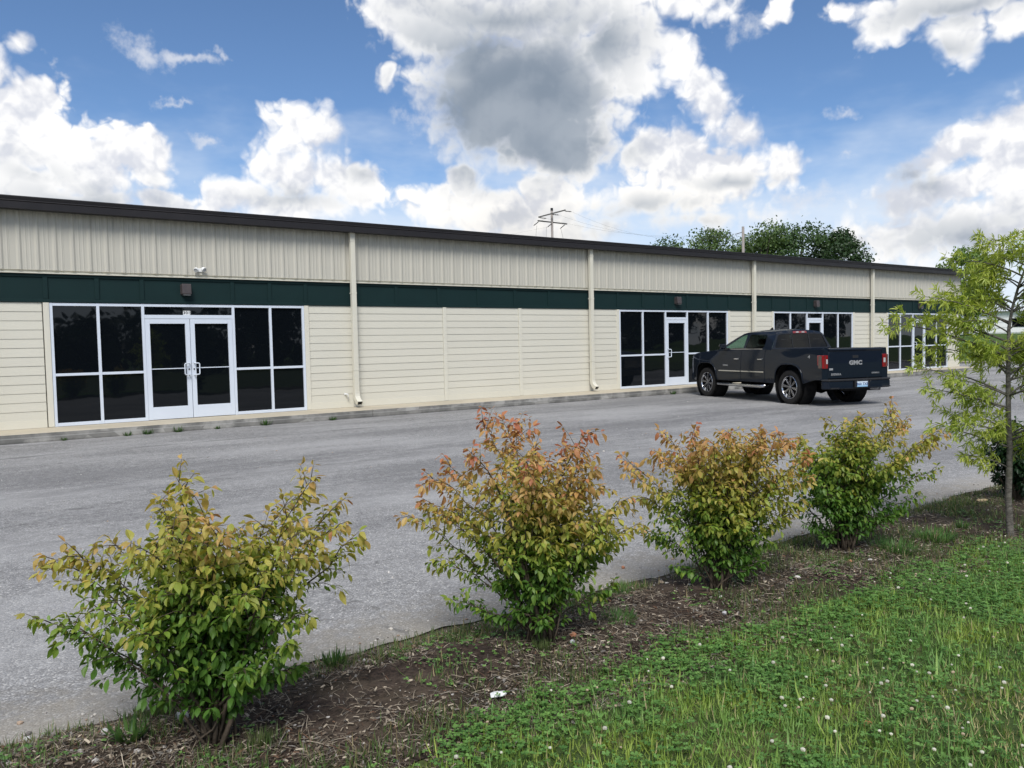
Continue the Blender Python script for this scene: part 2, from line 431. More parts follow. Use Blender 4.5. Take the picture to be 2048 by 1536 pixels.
# old asphalt with exposed stone
m, T, bs, out = mat('worn_asphalt'); M['asphalt'] = m
P = pos(T); xyz = T.xyz(P)
p2 = T.mapping(P, scale=(1, 1, 0))
ag = T.voro(p2, 105.0, out='Color', dim='2D'); agx = T.xyz(ag)
agd = T.voro(p2, 105.0, out='Distance', dim='2D')
base = T.ramp(agx[0], [(0.0, (0.0758, 0.0749, 0.0746)), (0.35, (0.1799, 0.1772, 0.1759)), (0.7, (0.2841, 0.2802, 0.2736)), (0.93, (0.4356, 0.4292, 0.4139)), (1.0, (0.7956, 0.7684, 0.7107))])
mid = T.noise(p2, 9.0, 5.0, 0.7, dim='2D')
base = T.mix(0.46, base, T.mix(T.rng(mid, 0.35, 0.65), (0.1515, 0.1490, 0.1473), (0.2936, 0.2897, 0.2842)))
big = T.noise(T.mapping(p2, scale=(0.30, 0.85, 1)), 0.65, 4.0, 0.6, dim='2D')
base = T.mix(T.math('MULTIPLY', T.rng(big, 0.42, 0.70), 0.55), base, (0.3693, 0.3636, 0.3553))
base = T.mix(T.math('MULTIPLY', T.rng(big, 0.50, 0.30), 0.42), base, (0.1252, 0.1237, 0.1244))
# wheel paths and the paving joint that run along the building
yw = T.math('ADD', xyz[1], T.math('MULTIPLY', T.math('SUBTRACT', T.noise(p2, 0.45, 3.0, 0.6, dim='2D'), 0.5), 0.75))
def band(c0, hw, soft):
    return T.rng(T.math('ABSOLUTE', T.math('SUBTRACT', yw, c0)), hw + soft, hw)
mot = T.rng(T.noise(T.mapping(p2, scale=(0.5, 2, 1)), 1.8, 4.0, 0.65, dim='2D'), 0.35, 0.65)
base = T.mix(T.math('MULTIPLY', T.math('MULTIPLY', band(-3.35, 0.02, 0.09), mot), 0.65), base, (0.0947, 0.0937, 0.0941))
base = T.mix(T.math('MULTIPLY', T.math('MULTIPLY', band(-7.1, 0.5, 0.7), mot), 0.40), base, (0.1099, 0.1087, 0.1102))
base = T.mix(T.math('MULTIPLY', T.math('MULTIPLY', band(-9.6, 0.55, 0.7), mot), 0.30), base, (0.1136, 0.1124, 0.1137))
base = T.mix(T.math('MULTIPLY', T.math('MULTIPLY', band(-1.35, 0.18, 0.25), mot), 0.45), base, (0.1326, 0.1293, 0.1244))
# silt washed over the edge by the planting bed
silt = T.math('MULTIPLY', T.rng(T.math('ADD', xyz[1], T.math('MULTIPLY', mid, 0.9)), -13.1, -13.75), 0.6)
base = T.mix(silt, base, (0.3125, 0.2811, 0.2273))
# hairline cracks
ck = T.voro(T.vmath('ADD', p2, T.vmath('MULTIPLY', T.noise(p2, 1.6, 3.0, 0.6, out=1, dim='2D'), (0.9, 0.9, 0))), 0.17, feature='DISTANCE_TO_EDGE', dim='2D')
base = T.mix(T.math('MULTIPLY', T.rng(ck, 0.0045, 0.0015), T.math('MULTIPLY', mot, 0.6)), base, (0.0947, 0.0937, 0.0888))
hgt = T.math('ADD', T.math('MULTIPLY', agd, -0.6), T.math('MULTIPLY', mid, 0.6))
setp(T, bs, base=base, rough=0.88, spec=0.3, normal=bump(T, hgt, 0.6, 0.006))
# planting-bed soil
m, T, bs, out = mat('bed_soil'); M['soil'] = m
P = pos(T); xyz = T.xyz(P)
n = T.noise(P, 3.0, 6.0, 0.7); n2 = T.noise(P, 38.0, 4.0, 0.7); n3 = T.noise(P, 0.9, 3.0)
c = T.mix(T.rng(n2, 0.3, 0.7), (0.0152, 0.0110, 0.0084), (0.0632, 0.0439, 0.0337))
c = T.mix(T.math('MULTIPLY', T.rng(n, 0.45, 0.62), 0.7), c, (0.0886, 0.0658, 0.0489))
c = T.mix(T.math('MULTIPLY', T.rng(n3, 0.42, 0.62), 0.45), c, (0.0506, 0.0489, 0.0253))
edge = T.rng(T.math('ADD', xyz[1], T.math('MULTIPLY', n, 0.25)), -14.28, -14.12)
c = T.mix(T.math('MULTIPLY', edge, 0.6), c, (0.1433, 0.1222, 0.0970))
setp(T, bs, base=c, rough=0.95, spec=0.2, normal=bump(T, n2, 0.9, 0.02))
m, T, bs, out = mat('turf_ground'); M['turf'] = m
P = pos(T)
n = T.noise(P, 2.0, 5.0, 0.7); n2 = T.noise(P, 30.0, 4.0, 0.7)
c = T.mix(n2, (0.0288, 0.0480, 0.0160), (0.0800, 0.1200, 0.0352))
c = T.mix(T.math('MULTIPLY', T.rng(n, 0.5, 0.68), 0.6), c, (0.1600, 0.1360, 0.0640))
setp(T, bs, base=c, rough=0.95, spec=0.15, normal=bump(T, n2, 0.8, 0.03))
m, T, bs, out = mat('far_grass'); M['fargrass'] = m
P = pos(T)
n = T.noise(P, 0.12, 5.0, 0.65); n2 = T.noise(P, 4.0, 5.0, 0.75)
c = T.mix(n2, (0.045, 0.085, 0.018), (0.10, 0.155, 0.04))
c = T.mix(T.math('MULTIPLY', T.rng(n, 0.5, 0.7), 0.35), c, (0.14, 0.16, 0.06))
setp(T, bs, base=c, rough=0.95, spec=0.15, normal=bump(T, n2, 0.8, 0.15))

def leafy(name, rough=0.45, transl=0.35, use='attr', spec=0.35, gain=1.0):
    """leaf or blade colour from the mesh attribute 'tint' (masses) or from the object's colour (single leaves)"""
    m, T, bs, out = mat(name)
    if use == 'attr':
        c = T.n('ShaderNodeAttribute', attribute_name='tint').outputs['Color']
    else:
        c = T.n('ShaderNodeObjectInfo').outputs['Color']
    g = T.noise(T.n('ShaderNodeTexCoord').outputs['Object'], 55.0, 2.0)
    c = T.mix(T.math('MULTIPLY', T.rng(g, 0.35, 0.7), 0.3), c, (0.75, 0.75, 0.6), 'MULTIPLY')
    setp(T, bs, base=c, rough=rough, spec=spec)
    tr = T.n('ShaderNodeBsdfTranslucent')
    T.put(tr.inputs[0], T.mix(1.0, c, (1.25, 1.25, 0.7), 'MULTIPLY'))
    mx = T.n('ShaderNodeMixShader'); mx.inputs[0].default_value = transl
    T.t.links.new(bs.outputs[0], mx.inputs[1]); T.t.links.new(tr.outputs[0], mx.inputs[2]); T.t.links.new(mx.outputs[0], out.inputs[0])
    return m
M['leaf'] = leafy('shrub_leaf', transl=0.42); M['leaf1'] = leafy('shrub_leaf_single', use='obj', transl=0.42)
M['blade'] = leafy('grass_blade', 0.5, 0.3); M['treeleaf'] = leafy('tree_leaf', 0.5, 0.25); M['oakleaf'] = leafy('oak_leaf', 0.45, 0.45)
m, T, bs, out = mat('litter'); M['litter'] = m
c = T.n('ShaderNodeAttribute', attribute_name='tint').outputs['Color']
setp(T, bs, base=c, rough=0.9, spec=0.2)
m, T, bs, out = mat('stone'); M['stone'] = m
p = T.n('ShaderNodeTexCoord').outputs['Object']
c0 = T.n('ShaderNodeObjectInfo').outputs['Color']
n = T.noise(p, 25.0, 5.0, 0.7)
setp(T, bs, base=T.mix(T.math('MULTIPLY', T.rng(n, 0.4, 0.7), 0.5), c0, (0.6, 0.55, 0.5), 'MULTIPLY'), rough=0.85, spec=0.3, normal=bump(T, n, 0.5, 0.01))
M['stem'] = simple('shrub_bark', (0.085, 0.066, 0.048), 0.9, spec=0.2, var=0.4, scale=40, bmp=0.5, bscale=90)
m, T, bs, out = mat('young_oak_bark'); M['bark'] = m
p = T.n('ShaderNodeTexCoord').outputs['Object']
n = T.noise(T.mapping(p, scale=(1, 1, 2.2)), 30.0, 5.0, 0.7); n2 = T.noise(p, 7.0, 3.0)
c = T.mix(T.rng(n, 0.35, 0.65), (0.060, 0.054, 0.046), (0.165, 0.152, 0.132))
c = T.mix(T.math('MULTIPLY', T.rng(n2, 0.5, 0.7), 0.5), c, (0.14, 0.14, 0.095))
setp(T, bs, base=c, rough=0.9, spec=0.2, normal=bump(T, n, 0.5, 0.006))
m, T, bs, out = mat('weathered_pole'); M['pole'] = m
p = T.n('ShaderNodeTexCoord').outputs['Object']
n = T.noise(T.mapping(p, scale=(8, 8, 0.5)), 3.0, 4.0, 0.65)
setp(T, bs, base=T.mix(n, (0.17, 0.15, 0.135), (0.36, 0.325, 0.30)), rough=0.9, spec=0.2)
M['crossarm'] = simple('grey_crossarm_timber', (0.085, 0.08, 0.078), 0.85, var=0.3)
M['porcelain'] = simple('dark_insulator', (0.035, 0.03, 0.03), 0.3)
M['wire'] = simple('aluminium_wire', (0.10, 0.10, 0.105), 0.5)
# ------------------------------------------------------------------ ground sheets
SLAB = 0.183
XL, XR = -15.24, 30.49
def grid(xs, ys, fz):
    mb = MB(); nx, ny = len(xs), len(ys)
    mb.v = [(x, y, fz(x, y)) for y in ys for x in xs]
    mb.f = [(j * nx + i, j * nx + i + 1, (j + 1) * nx + i + 1, (j + 1) * nx + i) for j in range(ny - 1) for i in range(nx - 1)]
    mb.m = [0] * len(mb.f)
    return mb
rg = random.Random(3)
# far land: level under the lot, a grassy bank rising beyond its right end
def land_z(x, y):
    t = max(0.0, min(1.0, (x - 41.0) / 27.0)); t = t * t * (3 - 2 * t)
    return -0.03 + 1.75 * t
gx = [-700, -300, -120, -60, -30, 0, 30, 40.3] + [41.0 + 2.7 * k for k in range(11)] + [85, 110, 160, 300, 700]
gy = [-700, -300, -100, -50, -20, 0, 20, 50, 100, 200, 400, 700]
tag(grid(gx, gy, land_z).build('ground', M['fargrass'], fix=False, smooth=True), kind='structure')
# parking lot with a broken edge along the bed
mb = MB()
ex = np.arange(-40, 40.21, 0.06)
wob = [0.03 * math.sin(x * 1.7) + 0.022 * math.sin(x * 5.3 + 1) + 0.014 * math.sin(x * 17.0 + 2) + 0.02 * (rg.random() - .5) for x in ex]
row0 = [(x, -14.22 + w, 0.0) for x, w in zip(ex, wob)]
row1 = [(x, -14.0, 0.004) for x in ex]; row2 = [(x, 30.0, 0.004) for x in ex]
n = len(ex); mb.v = row0 + row1 + row2
mb.f = [(r * n + i, r * n + i + 1, (r + 1) * n + i + 1, (r + 1) * n + i) for r in range(2) for i in range(n - 1)]
mb.m = [0] * len(mb.f)
tag(mb.build('parking_lot', M['asphalt'], fix=False), kind='structure')
kb = MB(); kb.box(40.2, 40.38, -14.0, 60, -0.05, 0.13)
tag(kb.build('kerb', M['concrete'], bevel=0.02), kind='structure')
# concrete walk along the front
aw = MB()
for x0, x1 in zip(np.arange(XL, XR + .3, 7.62)[:-1], np.arange(XL, XR + .3, 7.62)[1:]):
    aw.box(x0 + 0.004, x1 - 0.004, -1.05, 0.3, -0.1, SLAB)
tag(aw.build('concrete_walk', M['concrete'], bevel=0.012), kind='structure')

# ------------------------------------------------------------------ the building
bld = thing('commercial_building', 'long single-storey cream building with green band, ribbed steel upper wall and dark gutter', 'building', (0, 0, SLAB))
def part(name, mb, m, **kw):
    return mb.build(name, m, bld, **kw)
Z_SK, Z_BAND, Z_BT, Z_PB, Z_EB, Z_ET = 0.16, 2.4606, 3.018, 3.085, 4.2054, 4.4541
b = MB(); b.box(XL + 0.02, XR - 0.02, 0.045, 24, 0.0, Z_EB + 0.02); part('wall', b, M['trim'])
b = MB()
b.poly([(XL - .1, -0.20, Z_ET - .03), (XR + .1, -0.20, Z_ET - .03), (XR + .1, 12, Z_ET + .22), (XL - .1, 12, Z_ET + .22)])
b.poly([(XL - .1, 12, Z_ET + .22), (XR + .1, 12, Z_ET + .22), (XR + .1, 24.2, Z_ET - .03), (XL - .1, 24.2, Z_ET - .03)])
b.quad((XR - .02, 0.05, Z_EB), (XR - .02, 24, Z_EB), (XR - .02, 12, Z_ET + .2), (XR - .02, 0.05, Z_ET - .05))
part('roof', b, M['charcoal'])
# lap siding
WIN = [(-6.394, -1.197), (8.875, 13.999), (16.5285, 21.6637), (24.2644, 29.3795)]
SECT = [(XL, -7.62), (-7.62, -6.394 - .125), (-1.197 + .105, 0), (0, 2.57), (2.68, 5.03), (5.14, 7.62), (7.62, 8.77), (14.10, 15.24), (15.24, 16.42), (21.77, 22.86), (22.86, 24.155), (29.485, XR)]
NC = 13; EXP = (Z_BAND - Z_SK) / NC
for x0, x1 in SECT:
    b = MB(); b.prism([(-0.0195, 0), (-0.010, 0.002), (-0.004, EXP + 0.012), (-0.009, EXP + 0.012)], 'x', x0 + 0.003, x1 - 0.003)
    me = None
    for k in range(NC):
        if me is None:
            o = b.build('siding_board', M['siding'], bld); me = o.data
        else:
            o = link('siding_board', me, bld)
        o.location = (0, 0.0012 * math.sin(k * 7.1 + x0), Z_SK + k * EXP - (0.002 if k else 0))
        if k == NC - 1:
            o.scale = (1, 1, 0.93)
    b = MB(); b.box(x0 + 0.003, x1 - 0.003, -0.026, 0.03, 0.004, Z_SK + 0.004); part('skirt_board', b, M['trim'])
tb = MB(); tb.box(0, 0.105, -0.036, 0.02, 0.006, Z_BAND - 0.004); tm = tb.build('trim_board', M['trim'], bld, bevel=0.004)
xs_t = [2.5725, 5.0305]
for a, c in WIN:
    xs_t += [a - 0.108, c + 0.003]
tm.location.x = xs_t[0]
for x in xs_t[1:]:
    o = link('trim_board', tm.data, bld); o.location.x = x
tm.location.x = xs_t[0]
# green band: boards between rails and battens; the battens follow the storefront mullions
WMULL = {1: [WIN[0][0] - .05, WIN[0][0] + .857, WIN[0][0] + 1.70, WIN[0][0] + 3.56, WIN[0][0] + 4.395, WIN[0][1] + .05], 2: [1.23, 2.46, 3.70, 4.92, 6.13], 0: [XL + 1.27 * k for k in range(1, 6)]}
for bay, (x0, x1) in ((3, WIN[1]), (4, WIN[2]), (5, WIN[3])):
    WMULL[bay] = [x0 - .05] + [x0 + (x1 - x0) / 5 * k for k in (1, 2, 3, 4)] + [x1 + .05]
rail = MB(); rail.box(0.003, 7.617, -0.036, 0.0, Z_BT - 0.062, Z_BT - 0.003); rail2 = MB(); rail2.box(0.003, 7.617, -0.0355, 0.0, Z_BAND + 0.002, Z_BAND + 0.066)
bat = MB(); bat.box(-0.042, 0.042, -0.0345, 0.0, Z_BAND + 0.068, Z_BT - 0.064)
r1 = part('fascia_rail', rail, M['green'], bevel=.004); r2 = part('fascia_rail', rail2, M['green'], bevel=.004); bo = part('fascia_batten', bat, M['green'], bevel=.004)
used_b = False
for bay in range(6):
    xb = XL + bay * 7.62
    for src in (r1, r2):
        o = src if bay == 0 else link('fascia_rail', src.data, bld)
        o.location.x = xb
    xs_ = [xb + .003] + WMULL[bay] + [xb + 7.617]
    for k, (p0_, p1_) in enumerate(zip(xs_, xs_[1:])):
        pan = MB(); pan.box(p0_ + .002, p1_ - .002, -0.012 - .002 * math.sin(k * 2.3 + bay), 0.03, Z_BAND + 0.004, Z_BT - 0.004); part('fascia_panel', pan, M['green'])
    for x in WMULL[bay]:
        o = link('fascia_batten', bo.data, bld) if used_b else bo
        used_b = True; o.location.x = x
# flashing under the ribbed sheets
b = MB(); b.prism([(-0.02, Z_PB + 0.03), (-0.02, 3.041), (-0.075, 3.036), (-0.075, 3.019), (0.0, 3.019), (0.0, Z_PB + 0.03)], 'x', XL, XR); part('drip_flashing', b, M['trim'])
# ribbed steel sheets, one object each
prof = []
for k in range(3):
    c0 = 0.1525 + k * 0.3047
    prof += [(c0 - 0.05, -0.046), (c0 - 0.017, -0.068), (c0 + 0.017, -0.068), (c0 + 0.05, -0.046), (c0 + 0.095, -0.046), (c0 + 0.115, -0.052), (c0 + 0.135, -0.046), (c0 + 0.17, -0.046), (c0 + 0.19, -0.052), (c0 + 0.21, -0.046)]
prof = [(0.0, -0.046)] + [p for p in prof if p[0] < 0.912] + [(0.9125, -0.046), (0.9125, -0.022), (0.0, -0.022)]
sh = MB(); sh.prism(prof, 'z', Z_PB, Z_EB + 0.06)
so = part('steel_sheet', sh, M['sheet'])
nsh = int((XR - XL) / 0.9144)
for k in range(nsh + 1):
    o = so if k == 0 else link('steel_sheet', so.data, bld)
    x = XL + k * 0.9144
    o.location = (x, 0.0015 * math.sin(k * 3.3), 0)
    if x + 0.915 > XR:
        o.scale.x = (XR - x) / 0.9125
# gutter and eave trim, one length per bay
gp = [(-0.33, Z_EB + 0.002), (-0.33, Z_EB + 0.125), (-0.322, Z_EB + 0.135), (-0.338, Z_EB + 0.150), (-0.330, Z_EB + 0.162), (-0.312, Z_EB + 0.160), (-0.312, Z_EB + 0.012), (-0.118, Z_EB + 0.012), (-0.118, Z_EB + 0.16), (-0.108, Z_EB + 0.16), (-0.108, Z_EB + 0.002)]
ep = [(-0.305, Z_EB + 0.165), (-0.318, Z_ET - 0.018), (-0.310, Z_ET - 0.004), (-0.296, Z_ET), (-0.19, Z_ET - 0.02), (-0.19, Z_EB + 0.165)]
g = MB(); g.prism(gp, 'x', 0.002, 7.618); e = MB(); e.prism(ep, 'x', 0.0, 7.619)
go_ = part('gutter', g, M['charcoal']); eo_ = part('eave_trim', e, M['charcoal'])
sc_ = MB()
for k in range(12):
    sc_.lathe([(0.0, 0.012), (0.011, 0.010), (0.013, 0.0)], 'z', 6, (0.3 + k * 0.635, -0.25, Z_ET - 0.008))
se_ = part('roof_screws', sc_, M['charcoal']); tag(se_, kind='stuff')
for bay in range(6):
    xb = XL + bay * 7.62
    for src, nm in ((go_, 'gutter'), (eo_, 'eave_trim'), (se_, 'roof_screws')):
        o = src if bay == 0 else link(nm, src.data, bld)
        o.location.x = xb
        if bay and nm == 'roof_screws': tag(o, kind='stuff')
        if bay == 5 and nm != 'roof_screws': o.scale.x = 1.012
# downspouts with their kicked-out ends
def rect_tube(mb, path, w, dpt, mi=0):
    """path of (y, z) in the wall's normal plane; rectangular section w wide, dpt deep"""
    rings = []
    for k, (y, z) in enumerate(path):
        a = path[max(k - 1, 0)]; c = path[min(k + 1, len(path) - 1)]
        ty, tz = c[0] - a[0], c[1] - a[1]; L = math.hypot(ty, tz); ty /= L; tz /= L
        ny, nz = -tz, ty
        rings.append([(-w / 2, y - ny * dpt / 2, z - nz * dpt / 2), (w / 2, y - ny * dpt / 2, z - nz * dpt / 2), (w / 2, y + ny * dpt / 2, z + nz * dpt / 2), (-w / 2, y + ny * dpt / 2, z + nz * dpt / 2)])
    for r0, r1 in zip(rings, rings[1:]):
        for s in range(4):
            mb.quad(r0[s], r0[(s + 1) % 4], r1[(s + 1) % 4], r1[s], mi)
    return rings
b = MB(); rect_tube(b, [(-0.165, Z_EB + 0.004), (-0.165, 0.36)], 0.118, 0.095)
for xx in (-0.03, 0.0, 0.03):
    b.box(xx - 0.007, xx + 0.007, -0.2155, -0.2125, 0.40, Z_EB - 0.03)
d0 = b.build('downspout', M['trim'], bld)
b = MB(); rr = rect_tube(b, [(-0.165, 0.40), (-0.165, 0.33), (-0.180, 0.255), (-0.225, 0.185), (-0.285, 0.140), (-0.355, 0.105)], 0.126, 0.104)
for k in (1, 2, 3, 4):
    pass
e0 = b.build('outlet', M['trim'], d0, fix=False)
q = rr[-2]; b = MB(); b.poly([tuple(Vector(v) * 0.5 + Vector(w) * 0.5) for v, w in zip(rr[-2], rr[-1])]); k0 = b.build('outlet_shadow', M['black'], d0, fix=False)  # flat black sheet painting the shade inside the hollow outlet
k0.name = 'outlet_mouth_shade'
b = MB()
for zz in (0.9, 2.75, 4.0):
    b.box(-0.064, 0.064, -0.218, -0.09, zz, zz + 0.03)
s0 = b.build('strap', M['trim'], d0)
d0.location.x = -7.62
for x in (0, 7.62, 15.24, 22.86):
    c = copy_tree(d0, bld); c.location.x = x
# storefronts
rw = random.Random(11)
def pane(parent, x0, x1, z0, z1, y=0.022):
    b = MB(); t1, t2 = (rw.random() - .5) * 0.006, (rw.random() - .5) * 0.006
    w, h = (x1 - x0) / 2, (z1 - z0) / 2
    def Y(u, v): return y + t1 * u + t2 * v
    b.hexa([(x0, Y(-w, -h), z0), (x1, Y(w, -h), z0), (x1, Y(w, -h) + .008, z0), (x0, Y(-w, -h) + .008, z0), (x0, Y(-w, h), z1), (x1, Y(w, h), z1), (x1, Y(w, h) + .008, z1), (x0, Y(-w, h) + .008, z1)])
    return b.build('pane', M['glass'], parent)
FW = 0.055
def storefront(x0, x1, mull, di, dbl, zmid=1.03):
    """mull: x of the mullion centres; di: index of the module holding the door(s)"""
    fr = MB(); Y0, Y1 = -0.022, 0.042; zt = Z_BAND - 0.006
    edges = [x0 + FW / 2] + mull + [x1 - FW / 2]
    zd = 2.14
    for i, x in enumerate(edges):
        fr.box(x - FW / 2, x + FW / 2, Y0, Y1, 0.004, zt)
    for i in range(len(edges) - 1):
        a, c = edges[i] + FW / 2, edges[i + 1] - FW / 2
        fr.box(a, c, Y0 + .002, Y1, zt - 0.058, zt - 0.001)
        if i == di:
            fr.box(a, c, Y0 + .002, Y1, zd + 0.006, zd + 0.085)
        else:
            fr.box(a, c, Y0 + .002, Y1, 0.005, 0.072)
            fr.box(a, c, Y0 + .002, Y1, zmid - 0.026, zmid + 0.026)
    fo = fr.build('window', M['alu'], bld, bevel=0.003)
    fo.name = 'window'
    for i in range(len(edges) - 1):
        a, c = edges[i] + FW / 2, edges[i + 1] - FW / 2
        if i == di:
            pane(fo, a, c, zd + 0.085, zt - 0.058)
            w = (c - a - (0.004 if dbl else 0)) / (2 if dbl else 1)
            for k in range(2 if dbl else 1):
                d_ = MB(); xa = a + 0.004 + k * (w + 0.003); xb_ = xa + w - 0.007
                st, yf, yb = 0.093, -0.018, 0.030
                d_.box(xa, xa + st, yf, yb, 0.010, zd); d_.box(xb_ - st, xb_, yf, yb, 0.010, zd)
                d_.box(xa + st, xb_ - st, yf + .001, yb, zd - 0.10, zd - .001); d_.box(xa + st, xb_ - st, yf + .001, yb, 0.012, 0.275)
                do = d_.build('door', M['alu'], bld, bevel=0.003)
                pane(do, xa + st, xb_ - st, 0.275, zd - 0.10)
                hx = (xb_ - 0.047 if k == 0 else xa + 0.047) if dbl else xa + 0.047
                inn = -1 if (dbl and k == 0) else 1
                h = MB(); h.tube([(hx, -0.018, 1.20), (hx, -0.068, 1.20), (hx + 0.0, -0.078, 1.19), (hx + inn * .085, -0.082, 1.185), (hx + inn * .10, -0.082, 1.17), (hx + inn * .10, -0.082, 0.96), (hx + inn * .085, -0.082, 0.945), (hx, -0.078, 0.94), (hx, -0.068, 0.93), (hx, -0.018, 0.93)], 0.0125, 8)
                h.build('handle', M['alu'], do, smooth=True)
                pb = MB(); pb.box(xa + st, xb_ - st, 0.006, 0.0215, 1.075, 1.093); pb.build('push_bar', M['alu'], do)
                if dbl:
                    lk = MB(); lk.lathe([(0.0, -0.026), (0.017, -0.026), (0.017, -0.018)], 'y', 12, (hx, 0, 1.06)); lk.build('lock', M['bronze'], do)
        else:
            pane(fo, a, c, 0.072, zmid - 0.026); pane(fo, a, c, zmid + 0.026, zt - 0.058)
    return fo
x0, x1 = WIN[0]
storefront(x0, x1, [x0 + .857, x0 + 1.70, x0 + 3.56, x0 + 4.395], 2, True)
for x0, x1 in WIN[1:]:
    s_ = (x1 - x0) / 5
    storefront(x0, x1, [x0 + s_ * k for k in (1, 2, 3, 4)], 2, False)
# door number on the transom glass
npb = MB(); 
np_ = thing('number_plate', None, None); np_.parent = bld
for k, ch in enumerate('301'):
    b = MB(); b.box(-0.024, 0.024, 0.010, 0.0155, 0.0, 0.088)
    tl = b.build('number_tile', M['white'], np_)
    tl.location = (-3.865 + k * 0.0495, 0, 2.229)
    dg_ = link('digit', text_mesh('digit', ch, 0.088, M['ink'], 0.0008, 0.0022), tl)
    dg_.rotation_euler = (PI / 2, 0, 0); dg_.location = (0, 0.0085, 0.043)
# things fixed to the wall
wl = thing('wall_light', 'bronze box light on the green band above the double doors', 'wall light', (-3.83, -0.017, SLAB + 2.77), 0, 'bronze box lights over the doors')
b = MB(); b.hexa([(-.095, -.155, -.105), (.095, -.155, -.105), (.095, 0, -.12), (-.095, 0, -.12), (-.095, -.135, .115), (.095, -.135, .115), (.095, 0, .12), (-.095, 0, .12)]); b.build('housing', M['bronze'], wl, bevel=0.012)
b = MB(); b.box(-.075, .075, -.14, -.03, -.132, -.112); b.build('lens', M['darklens'], wl)
b = MB(); b.box(-.103, .103, -.028, -.001, -.10, .10); b.build('mounting_plate', M['bronze'], wl)
for x, lab in ((11.44, 'bronze box light above the single glass door left of the truck'), (19.10, 'bronze box light above the door hidden behind the truck'), (26.83, 'bronze box light above the last door by the young tree')):
    c = copy_tree(wl); c.location = (x, -0.017, SLAB + 2.77); c['label'] = lab
FS = 0.8
fl = thing('floodlight', 'small white twin-head floodlight on the ribbed steel above the double doors', 'floodlight', (-3.53, -0.046, SLAB + 3.20))
b = MB(); b.box(-.075, .075, -.05, -.002, -.06, .035); b.build('base_box', M['white'], fl, bevel=0.008)
for s in (-1, 1):
    hd = MB(); hd.lathe([(0.0, -0.002), (0.030, 0.0), (0.056, 0.045), (0.062, 0.10), (0.058, 0.115), (0.05, 0.112)], 'z', 16)
    h_ = hd.build('lamp_head', M['white'], fl, smooth=True)
    ln = MB(); ln.lathe([(0.0, 0.100), (0.052, 0.104)], 'z', 16); ln_ = ln.build('lens', M['lens'], h_, smooth=True)
    h_.location = (s * 0.07 - .01, -0.06, 0.015 + (0.01 if s < 0 else 0.028)); h_.rotation_euler = (math.radians(118), 0, math.radians(-32 if s < 0 else 22))
fl.scale = (FS, FS, FS)
tp = thing('wall_tap', 'small white pipe elbow on the siding left of the near downspout', 'pipe', (-0.205, -0.03, SLAB + 0.33))
b = MB(); b.tube([(-0.03, 0.0, 0), (-0.03, -0.05, 0), (0.0, -0.055, 0), (0.018, -0.055, -0.01), (0.02, -0.055, -0.12)], 0.014, 8); b.build('elbow_pipe', M['white'], tp, smooth=True)
b = MB(); b.lathe([(0.0, -0.006), (0.026, -0.006), (0.026, 0.0)], 'y', 12, (-0.03, 0, 0)); b.build('flange', M['white'], tp)
# ------------------------------------------------------------------ pickup truck (x forward from the rear axle, y left)
from mathutils.geometry import tessellate_polygon
m, T, bs, out = mat('navy_car_paint'); M['paint'] = m
p = T.n('ShaderNodeTexCoord').outputs['Object']
fl_ = T.voro(p, 900.0, out='Color'); n = T.noise(p, 2.0, 4.0, 0.6)
c = T.mix(T.math('MULTIPLY', T.xyz(fl_)[0], 0.5), (0.0040, 0.0075, 0.0145), (0.0085, 0.0145, 0.026))
dust = T.math('MULTIPLY', T.rng(T.math('ADD', T.xyz(p)[2], T.math('MULTIPLY', n, 0.4)), 0.80, 0.40), 0.012)
setp(T, bs, base=T.mix(dust, c, (0.10, 0.095, 0.085)), rough=0.55, metal=0.0, spec=0.08, coat=T.math('SUBTRACT', 0.55, T.math('MULTIPLY', dust, 3.0)), coatr=0.03)
M['silver'] = simple('badge_silver', (0.36, 0.365, 0.37), 0.35, metal=0.35, var=0.04)
M['chrome'] = simple('chrome', (0.50, 0.50, 0.51), 0.12, metal=1.0, var=0.06)
M['darkchrome'] = simple('dark_chrome', (0.26, 0.26, 0.27), 0.22, metal=1.0, var=0.15)
M['tyre'] = simple('tyre_rubber', (0.020, 0.019, 0.018), 0.85, spec=0.25, var=0.3, scale=9, bmp=0.15)
M['under'] = simple('underbody', (0.010, 0.010, 0.010), 0.8, spec=0.2)
M['cabin'] = simple('cabin_trim', (0.020, 0.020, 0.021), 0.75, spec=0.3)
M['redlens'] = simple('red_lamp_lens', (0.20, 0.008, 0.012), 0.12, coat=0.8, var=0.3, scale=14)
M['clearlens'] = simple('clear_lamp_lens', (0.42, 0.41, 0.40), 0.12, coat=0.8, var=0.25, scale=20)
M['brownlens'] = simple('smoky_lamp_lens', (0.075, 0.042, 0.036), 0.15, coat=0.8)
def tint_glass(name, col):
    m, T, bs, out = mat(name); T.t.nodes.remove(bs)
    tr = T.n('ShaderNodeBsdfTransparent'); tr.inputs[0].default_value = (*col, 1)
    gl = T.n('ShaderNodeBsdfGlossy'); gl.inputs['Roughness'].default_value = 0.02; gl.inputs[0].default_value = (.9, .93, .95, 1)
    lw = T.n('ShaderNodeLayerWeight'); fr = T.math('MULTIPLY_ADD', T.math('POWER', lw.outputs['Facing'], 4.5), 0.7, 0.03)
    mx = T.n('ShaderNodeMixShader'); T.t.links.new(fr, mx.inputs[0]); T.t.links.new(tr.outputs[0], mx.inputs[1]); T.t.links.new(gl.outputs[0], mx.inputs[2]); T.t.links.new(mx.outputs[0], out.inputs[0])
    return m
M['frontglass'] = tint_glass('green_tinted_glass', (0.36, 0.52, 0.45)); M['privacy'] = tint_glass('privacy_glass', (0.035, 0.04, 0.042))
m, T, bs, out = mat('plate_enamel'); M['plate'] = m
p = T.n('ShaderNodeTexCoord').outputs['Object']
